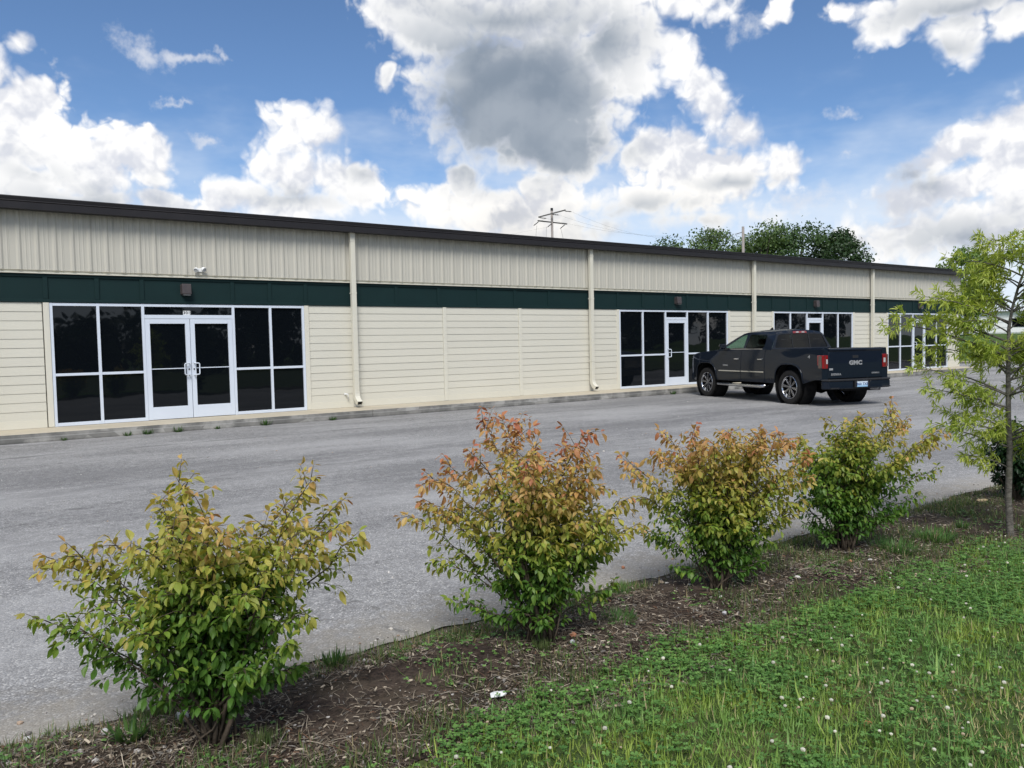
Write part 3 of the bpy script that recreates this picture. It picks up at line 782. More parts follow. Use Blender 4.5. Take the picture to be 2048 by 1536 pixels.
setp(T, bs, base=T.ramp(T.rng(T.xyz(p)[2], -.075, .075, 0, 1, 'LINEAR'), [(0, (.22, .42, .62)), (.45, (.55, .66, .74)), (1, (.66, .72, .76))]), rough=0.35)
M['plateblue'] = simple('plate_blue_ink', (0.015, 0.05, 0.17), 0.4)

trk = thing('pickup_truck', 'dark navy crew cab pickup truck with chrome wheels parked nose-in by the walk', 'pickup truck', (9.90, -6.27, 0.004), math.radians(73.75))
XR_, XF_ = -1.17, 4.60
def halfw(x, z):
    w = 1.0
    if z > 1.02: w -= 0.045 * ((z - 1.02) / 0.34) ** 1.3
    if z < 0.62: w -= 0.05 * ((0.62 - z) / 0.25) ** 2
    if 0.76 < z < 1.02: w += 0.004 * math.sin((z - .76) / .26 * PI)
    if x > 3.75: w -= 0.15 * ((x - 3.75) / 0.85) ** 2.2
    if x < -0.7: w -= 0.02 * ((-0.7 - x) / 0.47) ** 2
    for xa in (0.0, 3.645):                        # swelling round the wheel openings
        d = max(0.0, 1 - abs(x - xa) / 0.85); w += 0.014 * d * (3 - 2 * d) * d * (1 if z < 1.1 else max(0, 1 - (z - 1.1) / .2))
    return w
def zlow(x):
    base = 0.50
    if x < -0.45: base = 0.50 + 0.13 * min(1, (-0.45 - x) / 0.5)
    if x > 4.1: base = 0.46
    for xa in (0.0, 3.645):
        u = abs(x - xa) / 0.545
        if u < 1: base = max(base, 0.42 + 0.565 * (1 - u ** 3.2) ** (1 / 2.6))
    return base
def zhigh(x):
    if x < 0.70: return 1.37
    if x < 2.95: return 1.362
    t = (x - 2.95) / (XF_ - 2.95)
    return 1.345 - 0.085 * t - 0.10 * t ** 5
xs_b = sorted(set([round(v, 4) for v in np.linspace(XR_, XF_, 74)] + [round(xa + s * u * .545, 4) for xa in (0, 3.645) for s in (-1, 1) for u in (.8, .9, .95, .975, .99, 1.0, 1.01)]))
NR = 14
body = MB()
for s in (1, -1):
    i0 = len(body.v)
    for x in xs_b:
        a, c = zlow(x), zhigh(x)
        for r_ in range(NR):
            z = a + (c - a) * r_ / (NR - 1)
            body.v.append((x, s * halfw(x, z), z))
    for i in range(len(xs_b) - 1):
        for r_ in range(NR - 1):
            a = i0 + i * NR + r_; q = (a, a + NR, a + NR + 1, a + 1)
            body.f.append(q if s < 0 else q[::-1]); body.m.append(0)
# hood and cowl
hx = [x for x in np.linspace(2.95, XF_, 16)]
i0 = len(body.v); NH = 13
for x in hx:
    w = halfw(x, zhigh(x))
    for k in range(NH):
        u = -1 + 2 * k / (NH - 1); cr = 0.055 * (1 - abs(u) ** 2.4) * (1 - 0.3 * (x - 2.95) / 1.65)
        body.v.append((x, u * w, zhigh(x) + cr + (0.012 if abs(abs(u) - .5) < .01 else 0)))
for i in range(len(hx) - 1):
    for k in range(NH - 1):
        a = i0 + i * NH + k; body.f.append((a, a + NH, a + NH + 1, a + 1)); body.m.append(0)
# nose
w = halfw(XF_, .8)
body.poly([(XF_, -w, .46), (XF_, w, .46), (XF_ + .07, w * .85, .7), (XF_ + .07, -w * .85, .7)]); body.poly([(XF_ + .07, -w * .85, .7), (XF_ + .07, w * .85, .7), (XF_, halfw(XF_, 1.11), zhigh(XF_)), (XF_, 0, zhigh(XF_) + .04), (XF_, -halfw(XF_, 1.11), zhigh(XF_))])
# bed rails and box
for s in (1, -1):
    for xa, xb in ((XR_, 0.68),):
        body.quad((xa, s * halfw(xa, 1.37), 1.37), (xb, s * halfw(xb, 1.37), 1.37), (xb, s * .80, 1.375), (xa, s * .80, 1.375))
        body.quad((xa, s * .80, 1.375), (xb, s * .80, 1.375), (xb, s * .80, .82), (xa, s * .80, .82))
body.quad((XR_ + .06, -.8, .82), (XR_ + .06, .8, .82), (.68, .8, .82), (.68, -.8, .82))
body.quad((.68, -.95, .82), (.68, .95, .82), (.68, .95, 1.37), (.68, -.95, 1.37))
body.quad((.70, -.95, .82), (.70, .95, .82), (.70, .95, 1.37), (.70, -.95, 1.37))
for s in (1, -1):
    body.quad((XR_, s * .80, .63), (XR_, s * halfw(XR_, .63), .63), (XR_, s * halfw(XR_, 1.0), 1.0), (XR_, s * .80, 1.0)); body.quad((XR_, s * .80, 1.0), (XR_, s * halfw(XR_, 1.0), 1.0), (XR_, s * halfw(XR_, 1.37), 1.37), (XR_, s * .80, 1.375))
body.build('body', M['paint'], trk, angle=38)
# cab: side frames with window openings, roof, rear frame, windscreen
def ysd(z): return 0.955 - (z - 1.36) * 0.56 - max(0, z - 1.70) ** 2 * 1.2
def rounded(pts, r_=0.04, n=4):
    o = []
    for i, p in enumerate(pts):
        p = Vector(p); a = Vector(pts[i - 1]) - p; b_ = Vector(pts[(i + 1) % len(pts)]) - p
        k = min(r_, a.length * .45, b_.length * .45); A_, B_ = p + a.normalized() * k, p + b_.normalized() * k
        for j in range(n + 1):
            t = j / n; o.append(tuple(A_ * (1 - t) ** 2 + p * 2 * t * (1 - t) + B_ * t * t))
    return o
def tess(loops, fmap, mb, mi=0):
    tri = tessellate_polygon([[Vector((u, v, 0)) for u, v in L] for L in loops]); fl = [q for L in loops for q in L]
    i0 = len(mb.v); mb.v += [fmap(u, v) for u, v in fl]
    for t in tri:
        mb.f.append(tuple(i0 + k for k in t)); mb.m.append(mi)
outer = [(0.71, 1.345), (3.10, 1.325), (2.72, 1.53), (2.42, 1.685), (2.18, 1.79), (2.06, 1.815), (1.6, 1.825), (1.10, 1.820), (.85, 1.797), (.792, 1.75), (.750, 1.55)]
wf = rounded([(2.80, 1.385), (2.40, 1.615), (2.15, 1.735), (2.00, 1.755), (1.92, 1.385)], .035)
wr = rounded([(1.83, 1.385), (1.86, 1.76), (1.20, 1.755), (1.12, 1.72), (1.06, 1.45), (1.09, 1.385)], .05)
cab = MB()
for s in (1, -1):
    tess([outer, wf, wr], lambda u, v: (u, s * ysd(v), v), cab)
zt_ = lambda x: 1.815 if x > 1.0 else 1.795
rx = [(.792, 1.750), (.85, 1.797), (1.10, 1.820), (1.6, 1.825), (2.06, 1.815), (2.18, 1.79)]
i0 = len(cab.v); NU = 11
for x, z in rx:
    for k in range(NU):
        u = -1 + 2 * k / (NU - 1); cr = 0.065 * (1 - u * u) * (1.0 if .84 < x < 2.1 else .75) * (0.75 if x < .82 else 1)
        cab.v.append((x, u * ysd(z), z + cr))
for i in range(len(rx) - 1):
    for k in range(NU - 1):
        a = i0 + i * NU + k; cab.f.append((a, a + NU, a + NU + 1, a + 1)); cab.m.append(0)
def xrear(z): return 0.71 + (z - 1.36) * 0.21
ro = [(-ysd(1.36), 1.36), (ysd(1.36), 1.36), (ysd(1.75), 1.75), (.5, 1.785), (0, 1.795), (-.5, 1.785), (-ysd(1.75), 1.75)]
rwn = rounded([(-.845, 1.395), (.845, 1.395), (.69, 1.735), (.3, 1.752), (-.3, 1.752), (-.69, 1.735)], .06)
tess([ro, rwn], lambda u, v: (xrear(v), u, v), cab)
def xws(z): return 3.10 - (z - 1.325) * 1.93 - .03
wso = [(-ysd(1.33), 1.33), (ysd(1.33), 1.33), (ysd(1.79), 1.79), (0, 1.84), (-ysd(1.79), 1.79)]
wsn = rounded([(-.84, 1.37), (.84, 1.37), (.62, 1.77), (-.62, 1.77)], .05)
tess([wso, wsn], lambda u, v: (xws(v) + .06 * (1 - (u / .9) ** 2), u, v), cab)
cab.build('cab', M['paint'], trk, angle=30)
def grow(L, k):
    cx_, cy_ = sum(p[0] for p in L) / len(L), sum(p[1] for p in L) / len(L)
    return [(cx_ + (x - cx_) * k, cy_ + (y - cy_) * k) for x, y in L]
for s in (1, -1):
    for L, mt in ((wf, 'frontglass'), (wr, 'privacy')):
        g = MB(); tess([grow(L, 1.035)], lambda u, v: (u, s * (ysd(v) - .009), v), g); g.build('side_window', M[mt], trk, fix=False)
g = MB(); tess([grow(rwn, 1.02)], lambda u, v: (xrear(v) + .010, u, v), g); rgl = g.build('rear_window', M['privacy'], trk, fix=False)
for u in (-.27, .27):
    b = MB(); b.hexa([(xrear(1.40) + .002, u - .012, 1.40), (xrear(1.40) + .002, u + .012, 1.40), (xrear(1.40) + .009, u + .012, 1.40), (xrear(1.40) + .009, u - .012, 1.40), (xrear(1.745) + .002, u - .012, 1.745), (xrear(1.745) + .002, u + .012, 1.745), (xrear(1.745) + .009, u + .012, 1.745), (xrear(1.745) + .009, u - .012, 1.745)])
    b.build('slider_rail', M['black'], rgl)
g = MB(); tess([grow(wsn, 1.03)], lambda u, v: (xws(v) + .06 * (1 - (u / .9) ** 2) - .008, u, v), g); g.build('windscreen', M['frontglass'], trk, fix=False)
# doors: raised panels with seams
def side_patch(x0, x1, z0, z1, off, name, s, cut=None):
    nx, nz = 14, 10; mb = MB()
    for lay, o in ((0, off), (1, -.01)):
        for i in range(nx):
            for k in range(nz):
                x = x0 + (x1 - x0) * i / (nx - 1); z = z0 + (z1 - z0) * k / (nz - 1)
                if cut: x = cut(x, z)
                mb.v.append((x, s * (halfw(x, z) + o), z))
    N0 = nx * nz
    for i in range(nx - 1):
        for k in range(nz - 1):
            a = i * nz + k; mb.f.append((a, a + nz, a + nz + 1, a + 1)); mb.m.append(0)
    rim = [i * nz for i in range(nx)] + [(nx - 1) * nz + k for k in range(1, nz)] + [i * nz + nz - 1 for i in range(nx - 2, -1, -1)] + [k for k in range(nz - 2, 0, -1)]
    for a, c in zip(rim, rim[1:] + rim[:1]):
        mb.f.append((a, c, c + N0, a + N0)); mb.m.append(0)
    return mb.build(name, M['paint'], trk, angle=40)
def bar_on_side(mb, x0, x1, z, h, o, s, n=6):
    for i in range(n):
        xa, xb = x0 + (x1 - x0) * i / n, x0 + (x1 - x0) * (i + 1) / n
        ya, yb = halfw(xa, z), halfw(xb, z)
        mb.hexa([(xa, s * ya, z - h), (xb, s * yb, z - h), (xb, s * (yb + o), z - h * .8), (xa, s * (ya + o), z - h * .8), (xa, s * ya, z + h), (xb, s * yb, z + h), (xb, s * (yb + o), z + h * .8), (xa, s * (ya + o), z + h * .8)])
for s in (1, -1):
    fd = side_patch(1.965, 3.00, .515, 1.352, .007, 'door', s); rd = side_patch(.945, 1.950, .515, 1.352, .007, 'door', s, cut=None)
    for d_, hx_, x0, x1 in ((fd, 2.03, 1.975, 2.98), (rd, 1.00, .96, 1.94)):
        b = MB(); y_ = s * (halfw(hx_, 1.10) + .007)
        b.hexa([(hx_, y_, 1.085), (hx_ + .22, y_, 1.085), (hx_ + .20, y_ + s * .036, 1.09), (hx_ + .02, y_ + s * .036, 1.09), (hx_, y_, 1.128), (hx_ + .22, y_, 1.128), (hx_ + .20, y_ + s * .036, 1.122), (hx_ + .02, y_ + s * .036, 1.122)])
        b.build('handle', M['chrome'], d_, bevel=.006)
        b = MB(); bar_on_side(b, x0, x1, .775, .018, .020, s); b.build('moulding', M['chrome'], d_)
    b = MB()
    for x0, x1 in ((1.08, 2.78),):
        bar_on_side(b, x0, x1, 1.372, .009, .006, s, 10)
    b.build('window_trim', M['chrome'], trk)
    # wheel-opening lip
    for xa in (0.0, 3.645):
        b = MB(); pts = []
        for k in range(25):
            u = -1 + 2 * k / 24; x = xa + u * .545; z = zlow(x) if abs(u) < 1 else zlow(xa + u * .55)
            pts.append((x, s * (halfw(x, z) + .003), z + .012))
        b.tube(pts, .020, 6); b.build('arch_lip', M['paint'], trk, smooth=True, fix=False)
        b = MB(); b.lathe([(.50, s * .55), (.56, s * .62), (.56, s * .965)], 'y', 28, (xa, 0, .46)); b.build('wheel_well', M['under'], trk, fix=False)
    b = MB(); b.hexa([(.683, s * (halfw(.69, .6) - .004), .58), (.697, s * (halfw(.69, .6) - .004), .58), (.697, s * (halfw(.69, .6) + .003), .58), (.683, s * (halfw(.69, .6) + .003), .58), (.683, s * (halfw(.69, 1.36) - .004), 1.365), (.697, s * (halfw(.69, 1.36) - .004), 1.365), (.697, s * (halfw(.69, 1.36) + .003), 1.365), (.683, s * (halfw(.69, 1.36) + .003), 1.365)]); b.build('bed_gap', M['black'], trk)
    # running board
    b = MB(); b.tube([(.93, s * .90, .44), (.98, s * 1.02, .405), (1.05, s * 1.045, .40), (2.95, s * 1.045, .40), (3.02, s * 1.02, .405), (3.06, s * .90, .44)], .042, 10); b.build('running_board', M['chrome'], trk, smooth=True, fix=False)
    b = MB()
    for x in (1.2, 2.0, 2.8): b.box(x - .03, x + .03, min(s * .7, s * 1.03), max(s * .7, s * 1.03), .40, .44)
    b.build('step_bracket', M['under'], trk)
    # mirror
    b = MB(); b.hexa([(2.60, s * 1.02, 1.37), (2.72, s * 1.02, 1.37), (2.72, s * 1.18, 1.385), (2.60, s * 1.19, 1.385), (2.60, s * 1.02, 1.53), (2.70, s * 1.02, 1.515), (2.70, s * 1.17, 1.505), (2.60, s * 1.19, 1.52)])
    mi_ = b.build('mirror', M['paint'], trk, bevel=.03)
    b = MB(); b.box(2.62, 2.70, min(s * .90, s * 1.05), max(s * .90, s * 1.05), 1.355, 1.41); b.build('mirror_arm', M['black'], mi_)
    b = MB(); b.quad((2.597, s * 1.045, 1.395), (2.597, s * 1.17, 1.405), (2.597, s * 1.17, 1.50), (2.597, s * 1.045, 1.51)); b.build('mirror_glass', M['chrome'], mi_, fix=False)
    b = MB(); b.hexa([(2.725, s * 1.04, 1.45), (2.735, s * 1.04, 1.45), (2.735, s * 1.17, 1.455), (2.725, s * 1.17, 1.455), (2.62, s * 1.03, 1.538), (2.70, s * 1.03, 1.522), (2.70, s * 1.175, 1.512), (2.62, s * 1.19, 1.528)]); b.build('mirror_cap', M['chrome'], mi_)
    # tail lamp wrapping the corner
    hw = halfw(-1.1, 1.05) + .006
    b = MB(); b.prism([(XR_ - .022, s * .815), (XR_ - .022, s * (hw - .06)), (XR_ + .005, s * (hw - .008)), (XR_ + .06, s * hw), (XR_ + .15, s * (hw + .002)), (XR_ + .15, s * (hw - .05)), (XR_ + .05, s * .815)], 'z', .90, 1.215)
    tl = b.build('tail_lamp', M['redlens'], trk, bevel=.008)
    b = MB(); b.box(XR_ - .030, XR_ - .0215, min(s * .83, s * .895), max(s * .835, s * .875), 1.01, 1.12); b.build('reverse_lamp', M['clearlens'], tl, bevel=.003)
    b = MB(); b.hexa([(XR_ - .004, s * (hw + .003), .915), (XR_ + .105, s * (hw + .003), .915), (XR_ + .105, s * (hw + .009), .915), (XR_ - .004, s * (hw - .004), .915), (XR_ - .004, s * (hw + .003), 1.20), (XR_ + .085, s * (hw + .003), 1.20), (XR_ + .085, s * (hw + .009), 1.20), (XR_ - .004, s * (hw - .004), 1.20)]); b.build('lamp_band', M['brownlens'], tl)
    b = MB(); b.box(XR_ - .028, XR_ - .0215, min(s * .90, s * .915), max(s * .90, s * .915), .90, 1.20); b.build('lamp_rib', M['brownlens'], tl)
    # head lamp and fog side
    b = MB(); b.hexa([(XF_ - .30, s * .90, 1.00), (XF_ + .05, s * .60, 1.00), (XF_ + .075, s * .60, 1.0), (XF_ - .26, s * .935, 1.0), (XF_ - .30, s * .90, 1.14), (XF_ + .01, s * .60, 1.14), (XF_ + .04, s * .60, 1.14), (XF_ - .26, s * .925, 1.14)]); b.build('headlight', M['clearlens'], trk, bevel=.01)
b = MB(); b.box(XF_ + .03, XF_ + .085, -.58, .58, .72, 1.10); gr_ = b.build('grille', M['darkchrome'], trk, bevel=.02)
b = MB(); b.prism([(XF_ - .10, -.93), (XF_ + .12, -.75), (XF_ + .16, 0), (XF_ + .12, .75), (XF_ - .10, .93), (XF_ - .2, .8), (XF_ - .2, -.8)], 'z', .45, .68); b.build('front_bumper', M['paint'], trk, bevel=.03)
# tailgate
b = MB(); b.prism([(XR_ - .006, .66), (XR_ - .010, 1.02), (XR_ - .004, 1.30), (XR_ - .035, 1.335), (XR_ - .030, 1.372), (XR_ + .055, 1.380), (XR_ + .055, .66)], 'y', -.795, .795)
b.v = [(x, y, z) for x, y, z in b.v]
tg_ = b.build('tailgate', M['paint'], trk, bevel=.006)
b = MB(); b.box(XR_ - .014, XR_ - .007, -.085, .085, 1.135, 1.20); b.build('handle', M['black'], tg_, bevel=.004)
def badge(name, txt, size, x, y, z, mt, parent, face='rear', depth=.004, bold=.004, space=1.0, wide=1.0):
    o = link(name, text_mesh(name, txt, size, M[mt], depth, bold, space, 0.0, wide), parent)
    o.rotation_euler = (PI / 2, 0, -PI / 2) if face == 'rear' else (PI / 2, 0, PI)
    o.location = (x, y, z); return o
badge('emblem', 'GMC', .135, XR_ - .015, .0, 1.02, 'silver', tg_, bold=.007, space=1.05, wide=1.25)
badge('lettering', 'SIERRA', .068, XR_ - .012, .575, .755, 'silver', tg_, bold=.002, space=1.25, wide=1.15)
badge('lettering', 'DENALI', .048, XR_ - .012, -.60, .765, 'silver', tg_, bold=.001, space=1.25, wide=1.15)
b = MB(); b.box(XR_ - .016, XR_ - .007, .665, .775, .855, .905); b.build('badge', M['silver'], tg_, bevel=.004)
badge('lettering', 'DENALI', .050, 2.66, halfw(2.66, .92) + .010, .925, 'silver', trk, 'left', space=1.2, bold=.001, wide=1.15)
badge('emblem', '4', .10, -.74, halfw(-.74, 1.17) + .006, 1.175, 'silver', trk, 'left', bold=.003, wide=1.4)
# rear bumper with corner steps and number plate
b = MB(); b.prism([(XR_ + .02, -.99), (XR_ - .03, -1.0), (XR_ - .16, -.90), (XR_ - .205, -.60), (XR_ - .215, -.25), (XR_ - .15, -.22), (XR_ - .15, .22), (XR_ - .215, .25), (XR_ - .205, .60), (XR_ - .16, .90), (XR_ - .03, 1.0), (XR_ + .02, .99)], 'z', .415, .60)
bp_ = b.build('rear_bumper', M['paint'], trk, bevel=.018)
b = MB(); b.prism([(XR_ + .02, -.985), (XR_ - .03, -1.005), (XR_ - .17, -.905), (XR_ - .215, -.60), (XR_ - .225, 0), (XR_ - .215, .60), (XR_ - .17, .905), (XR_ - .03, 1.005), (XR_ + .02, .985)], 'z', .602, .645); b.build('step_pad', M['black'], bp_, bevel=.01)
for s in (1, -1):
    b = MB(); b.box(XR_ - .199, XR_ - .12, min(s * .64, s * .88), max(s * .64, s * .88), .43, .455); b.build('corner_step', M['black'], bp_)
b = MB(); b.box(XR_ - .222, XR_ - .150, -.215, .215, .455, .605); b.build('plate_recess', M['black'], bp_)
b = MB(); b.box(-.003, .003, -.155, .155, -.078, .078); pl_ = b.build('number_plate', M['plate'], trk); pl_.location = (XR_ - .232, 0, .535)
b = MB(); b.box(-.0045, -.003, -.155, .155, .050, .078); b.build('plate_frame', M['ink'], pl_)
o = link('lettering', text_mesh('lettering', '860 TXE', .088, M['plateblue'], .0008, .0022, 1.05), pl_); o.rotation_euler = (PI / 2, 0, -PI / 2); o.location = (-.0042, 0, -.014)
# lamp over the rear window, fin, exhaust, running gear
b = MB(); b.hexa([(.780, -.225, 1.765), (.780, .225, 1.765), (.86, .225, 1.765), (.86, -.225, 1.765), (.790, -.205, 1.822), (.790, .205, 1.822), (.88, .205, 1.835), (.88, -.205, 1.835)]); hl_ = b.build('high_brake_lamp', M['redlens'], trk, bevel=.006)
for s in (1, -1):
    b = MB(); b.box(.7765, .785, min(s * .045, s * .135), max(s * .045, s * .135), 1.776, 1.812); b.build('cargo_lamp', M['clearlens'], hl_, bevel=.003)
b = MB(); b.hexa([(1.90, -.035, 1.86), (2.06, -.02, 1.855), (2.06, .02, 1.855), (1.90, .035, 1.86), (1.885, -.006, 1.945), (1.93, -.006, 1.94), (1.93, .006, 1.94), (1.885, .006, 1.945)]); b.build('antenna_fin', M['black'], trk)
b = MB(); b.lathe([(.045, 0), (.048, .02), (.048, .30), (.055, .30), (.055, 0.0), (.045, 0)], 'x', 16); ex_ = b.build('exhaust_tip', M['darkchrome'], trk, smooth=True, fix=False); ex_.location = (-.86, -.66, .375); ex_.rotation_euler = (0, 0, math.radians(-112))
b = MB(); b.box(-1.05, 4.3, -.52, -.42, .50, .64); b.box(-1.05, 4.3, .42, .52, .50, .64); b.box(.6, 4.2, -.85, .85, .50, .62); b.box(-1.1, .7, -.80, .80, .66, .82); b.box(XR_ - .05, XR_ + .05, -.4, .4, .36, .46); b.build('frame', M['under'], trk)
b = MB(); b.tube([(0, -.75, .42), (0, .75, .42)], .055, 10); b.lathe([(0, -.17), (.13, -.15), (.17, 0), (.13, .15), (0, .17)], 'y', 16, (0, 0, .40)); b.build('axle', M['under'], trk, smooth=True, fix=False)
b = MB(); b.tube([(3.6, -.75, .42), (3.6, .75, .42)], .05, 8); b.build('axle', M['under'], trk, smooth=True, fix=False)
b = MB(); b.lathe([(.22, -.10), (.36, -.11), (.39, -.05), (.39, .05), (.36, .11), (.22, .10)], 'z', 24, (-.72, 0, .52)); b.build('spare_tyre', M['tyre'], trk, smooth=True, fix=False)
b = MB(); b.tube([(-.86, -.66, .375), (-.4, -.60, .42), (.6, -.45, .48)], .045, 8); b.build('exhaust_pipe', M['under'], trk, fix=False)
# cabin
b = MB()
b.box(2.45, 2.95, -.82, .82, .9, 1.33); b.build('dashboard', M['cabin'], trk, bevel=.06)
b = MB(); b.box(.72, 3.0, -.88, .88, .62, .70); b.build('cabin_floor', M['cabin'], trk)
for (x, ys) in ((1.95, (.42, -.42)), (.98, (.5, 0, -.5))):
    for y in ys:
        b = MB(); b.box(x - .02, x + .42, y - .24, y + .24, .72, .98); b.hexa([(x - .10, y - .24, .95), (x + .06, y - .24, .95), (x + .06, y + .24, .95), (x - .10, y + .24, .95), (x - .20, y - .22, 1.44), (x - .09, y - .22, 1.44), (x - .09, y + .22, 1.44), (x - .20, y + .22, 1.44)])
        st = b.build('seat', M['cabin'], trk, bevel=.04)
        b = MB(); b.box(x - .21, x - .11, y - .13, y + .13, 1.48, 1.64); b.build('headrest', M['cabin'], st, bevel=.03)
b = MB()
for k in range(24):
    a, c = 2 * PI * k / 24, 2 * PI * (k + 1) / 24
    b.tube([(2.38 + .04 * math.sin(a), .42 + .19 * math.cos(a), 1.22 + .19 * math.sin(a)), (2.38 + .04 * math.sin(c), .42 + .19 * math.cos(c), 1.22 + .19 * math.sin(c))], .016, 5)
b.tube([(2.38, .42, 1.22), (2.6, .42, 1.15)], .03, 6); b.build('steering_wheel', M['cabin'], trk, fix=False)
# wheels
def wheel(x, s):
    w = bpy.data.objects.new('wheel', None); COL.objects.link(w); w.parent = trk; w.location = (x, s * .845, .418); w.rotation_euler = (0, 0, 0 if s > 0 else PI)
    return w
ty = MB(); ty.lathe([(.285, -.115), (.30, -.135), (.36, -.148), (.400, -.140), (.416, -.118), (.418, -.06), (.418, .06), (.416, .118), (.400, .140), (.36, .148), (.30, .135), (.285, .115)], 'y', 48)
for k in range(60):
    a = 2 * PI * k / 60
    for s in (-1, 1):
        ca, sa = math.cos(a), math.sin(a); cb, sb = math.cos(a + .06), math.sin(a + .06)
        y0, y1 = (.03, .128) if s > 0 else (-.128, -.03)
        ty.hexa([(ca * .416, y0, sa * .416), (cb * .416, y0, sb * .416), (cb * .416, y1, sb * .416), (ca * .416, y1, sa * .416), (ca * .4235, y0, sa * .4235), (cb * .4235, y0, sb * .4235), (cb * .421, y1, sb * .421), (ca * .421, y1, sa * .421)])
W0 = wheel(0, 1)
tyo = ty.build('tyre', M['tyre'], W0, fix=False, angle=40)
rm = MB(); rm.lathe([(.286, .112), (.292, .128), (.283, .136), (.270, .126), (.262, .095), (.255, -.10), (.286, -.115)], 'y', 40); rmo = rm.build('rim', M['chrome'], W0, fix=False, angle=40)
dk_ = MB(); dk_.lathe([(0, -.02), (.256, -.02)], 'y', 32); dko = dk_.build('brake_disc', M['under'], W0, fix=False)
sp = MB()
for k in range(8):
    a = 2 * PI * k / 8 + .15
    def pt(r_, da, y): return (r_ * math.cos(a + da), y, r_ * math.sin(a + da))
    sp.hexa([pt(.055, -.42, .070), pt(.055, .42, .070), pt(.268, .165, .075), pt(.268, -.165, .075), pt(.055, -.34, .105), pt(.055, .34, .105), pt(.266, .125, .120), pt(.266, -.125, .120)])
    sp.hexa([pt(.12, -.05, .112), pt(.12, .05, .112), pt(.262, .028, .124), pt(.262, -.028, .124), pt(.12, -.03, .118), pt(.12, .03, .118), pt(.262, .015, .129), pt(.262, -.015, .129)])
spo = sp.build('spokes', M['darkchrome'], W0, bevel=.004)
hb = MB(); hb.lathe([(0, .128), (.035, .127), (.045, .118), (.060, .112), (.062, .07)], 'y', 20); hbo = hb.build('hub_cap', M['darkchrome'], W0, fix=False, angle=40)
for x, s in ((3.645, 1), (0, -1), (3.645, -1)):
    w = wheel(x, s)
    for ch in (tyo, rmo, dko, spo, hbo):
        c = ch.copy(); COL.objects.link(c); c.parent = w
for w in (W0, [o for o in trk.children if o.name.startswith('wheel.') and o.location.y > 0 and o.location.x > 3][0]):
    b = MB(); b.box(-.028, .028, .128, .1295, -.04, .04); so_ = b.build('sticker', M['white'], w); so_.location = (.085 if w is not W0 else .10, .004, -.205); so_.rotation_euler = (0, math.radians(-25), 0)
# ------------------------------------------------------------------ planting bed and lawn
from mathutils import noise as mnoise
A_RZ = math.atan2(-0.58396, 0.81178)             # direction of the row as the viewer sees it (right-hand side)
def fbm(x, y, s, z=0.0):
    return mnoise.fractal((x * s, y * s, z), 0.8, 2.1, 4)
def bed_z(x, y):
    t = (-14.12 - y)
    rise = max(0.0, min(1.0, t / 0.55)); rise = rise * rise * (3 - 2 * rise)
    fall = max(0.0, min(1.0, (-15.0 - y) / 0.4))
    return -0.014 + 0.068 * rise - 0.035 * fall + (0.013 * fbm(x, y, 6.0) + 0.010 * fbm(x, y, 19.0, 3.0) + 0.02 * fbm(x, y, 1.7, 5.0)) * rise
xs = np.arange(-13, 9.01, 0.03); ys = np.arange(-15.46, -14.08, 0.03)
tag(grid(list(xs), list(ys), bed_z).build('planting_bed', M['soil'], fix=False, smooth=True), kind='structure')
def lawn_z(x, y):
    return 0.035 + 0.012 * math.sin(x * 1.3 + y) * math.cos(y * 1.9) - (0.012 if y > -15.44 else 0)
tag(grid(list(np.arange(-60, 40.1, 0.5)), [-60, -40, -30, -24] + list(np.arange(-20, -15.49, 0.25)) + [-15.45, -15.33], lawn_z).build('lawn', M['turf'], fix=False, smooth=True), kind='structure')
def ground_z(x, y):
    if y < -15.44: return lawn_z(x, y)
    if y < -14.2: return bed_z(x, y)
    return 0.004

# ------------------------------------------------------------------ leaf-mass helper
rs = np.random.RandomState(5)
def leaf_template(fold=0.18, droop=0.12, shape=((.20, .33), (.50, .5), (.80, .32))):
    def z(y): return -droop * (y ** 2) * 2.0
    v = [(0, 0, 0), (0, .33, z(.33)), (0, .68, z(.68)), (0, 1, z(1.0))]
    for s in (-1, 1):
        for y, h in shape:
            v.append((s * h, y, z(y) + fold * h))
    f = []
    for o in (4, 7):
        q = [(0, o, 1), (1, o, o + 1), (1, o + 1, 2), (2, o + 1, o + 2), (2, o + 2, 3)]
        f += q if o == 7 else [(a, c, b) for a, b, c in q]
    return np.array(v, float), np.array(f, int)
LEAF_T = [leaf_template(.15, .08), leaf_template(.30, .18, ((.20, .28), (.46, .48), (.78, .30))), leaf_template(.10, .26), leaf_template(.55, .03), leaf_template(-.12, .30, ((.24, .40), (.55, .5), (.84, .24))), leaf_template(.45, -.08, ((.18, .30), (.45, .44), (.75, .33)))]
STRIP_T = (np.array([(-.5, 0, 0), (.5, 0, 0), (-.45, .5, .10), (.45, .5, .10), (0, 1, -.05)], float), np.array([(0, 1, 3), (0, 3, 2), (2, 3, 4)], int))
def frames(dirs, norms):
    d = dirs / np.linalg.norm(dirs, axis=1)[:, None]
    s = np.cross(d, norms); s /= (np.linalg.norm(s, axis=1)[:, None] + 1e-9)
    n = np.cross(s, d)
    return s, d, n
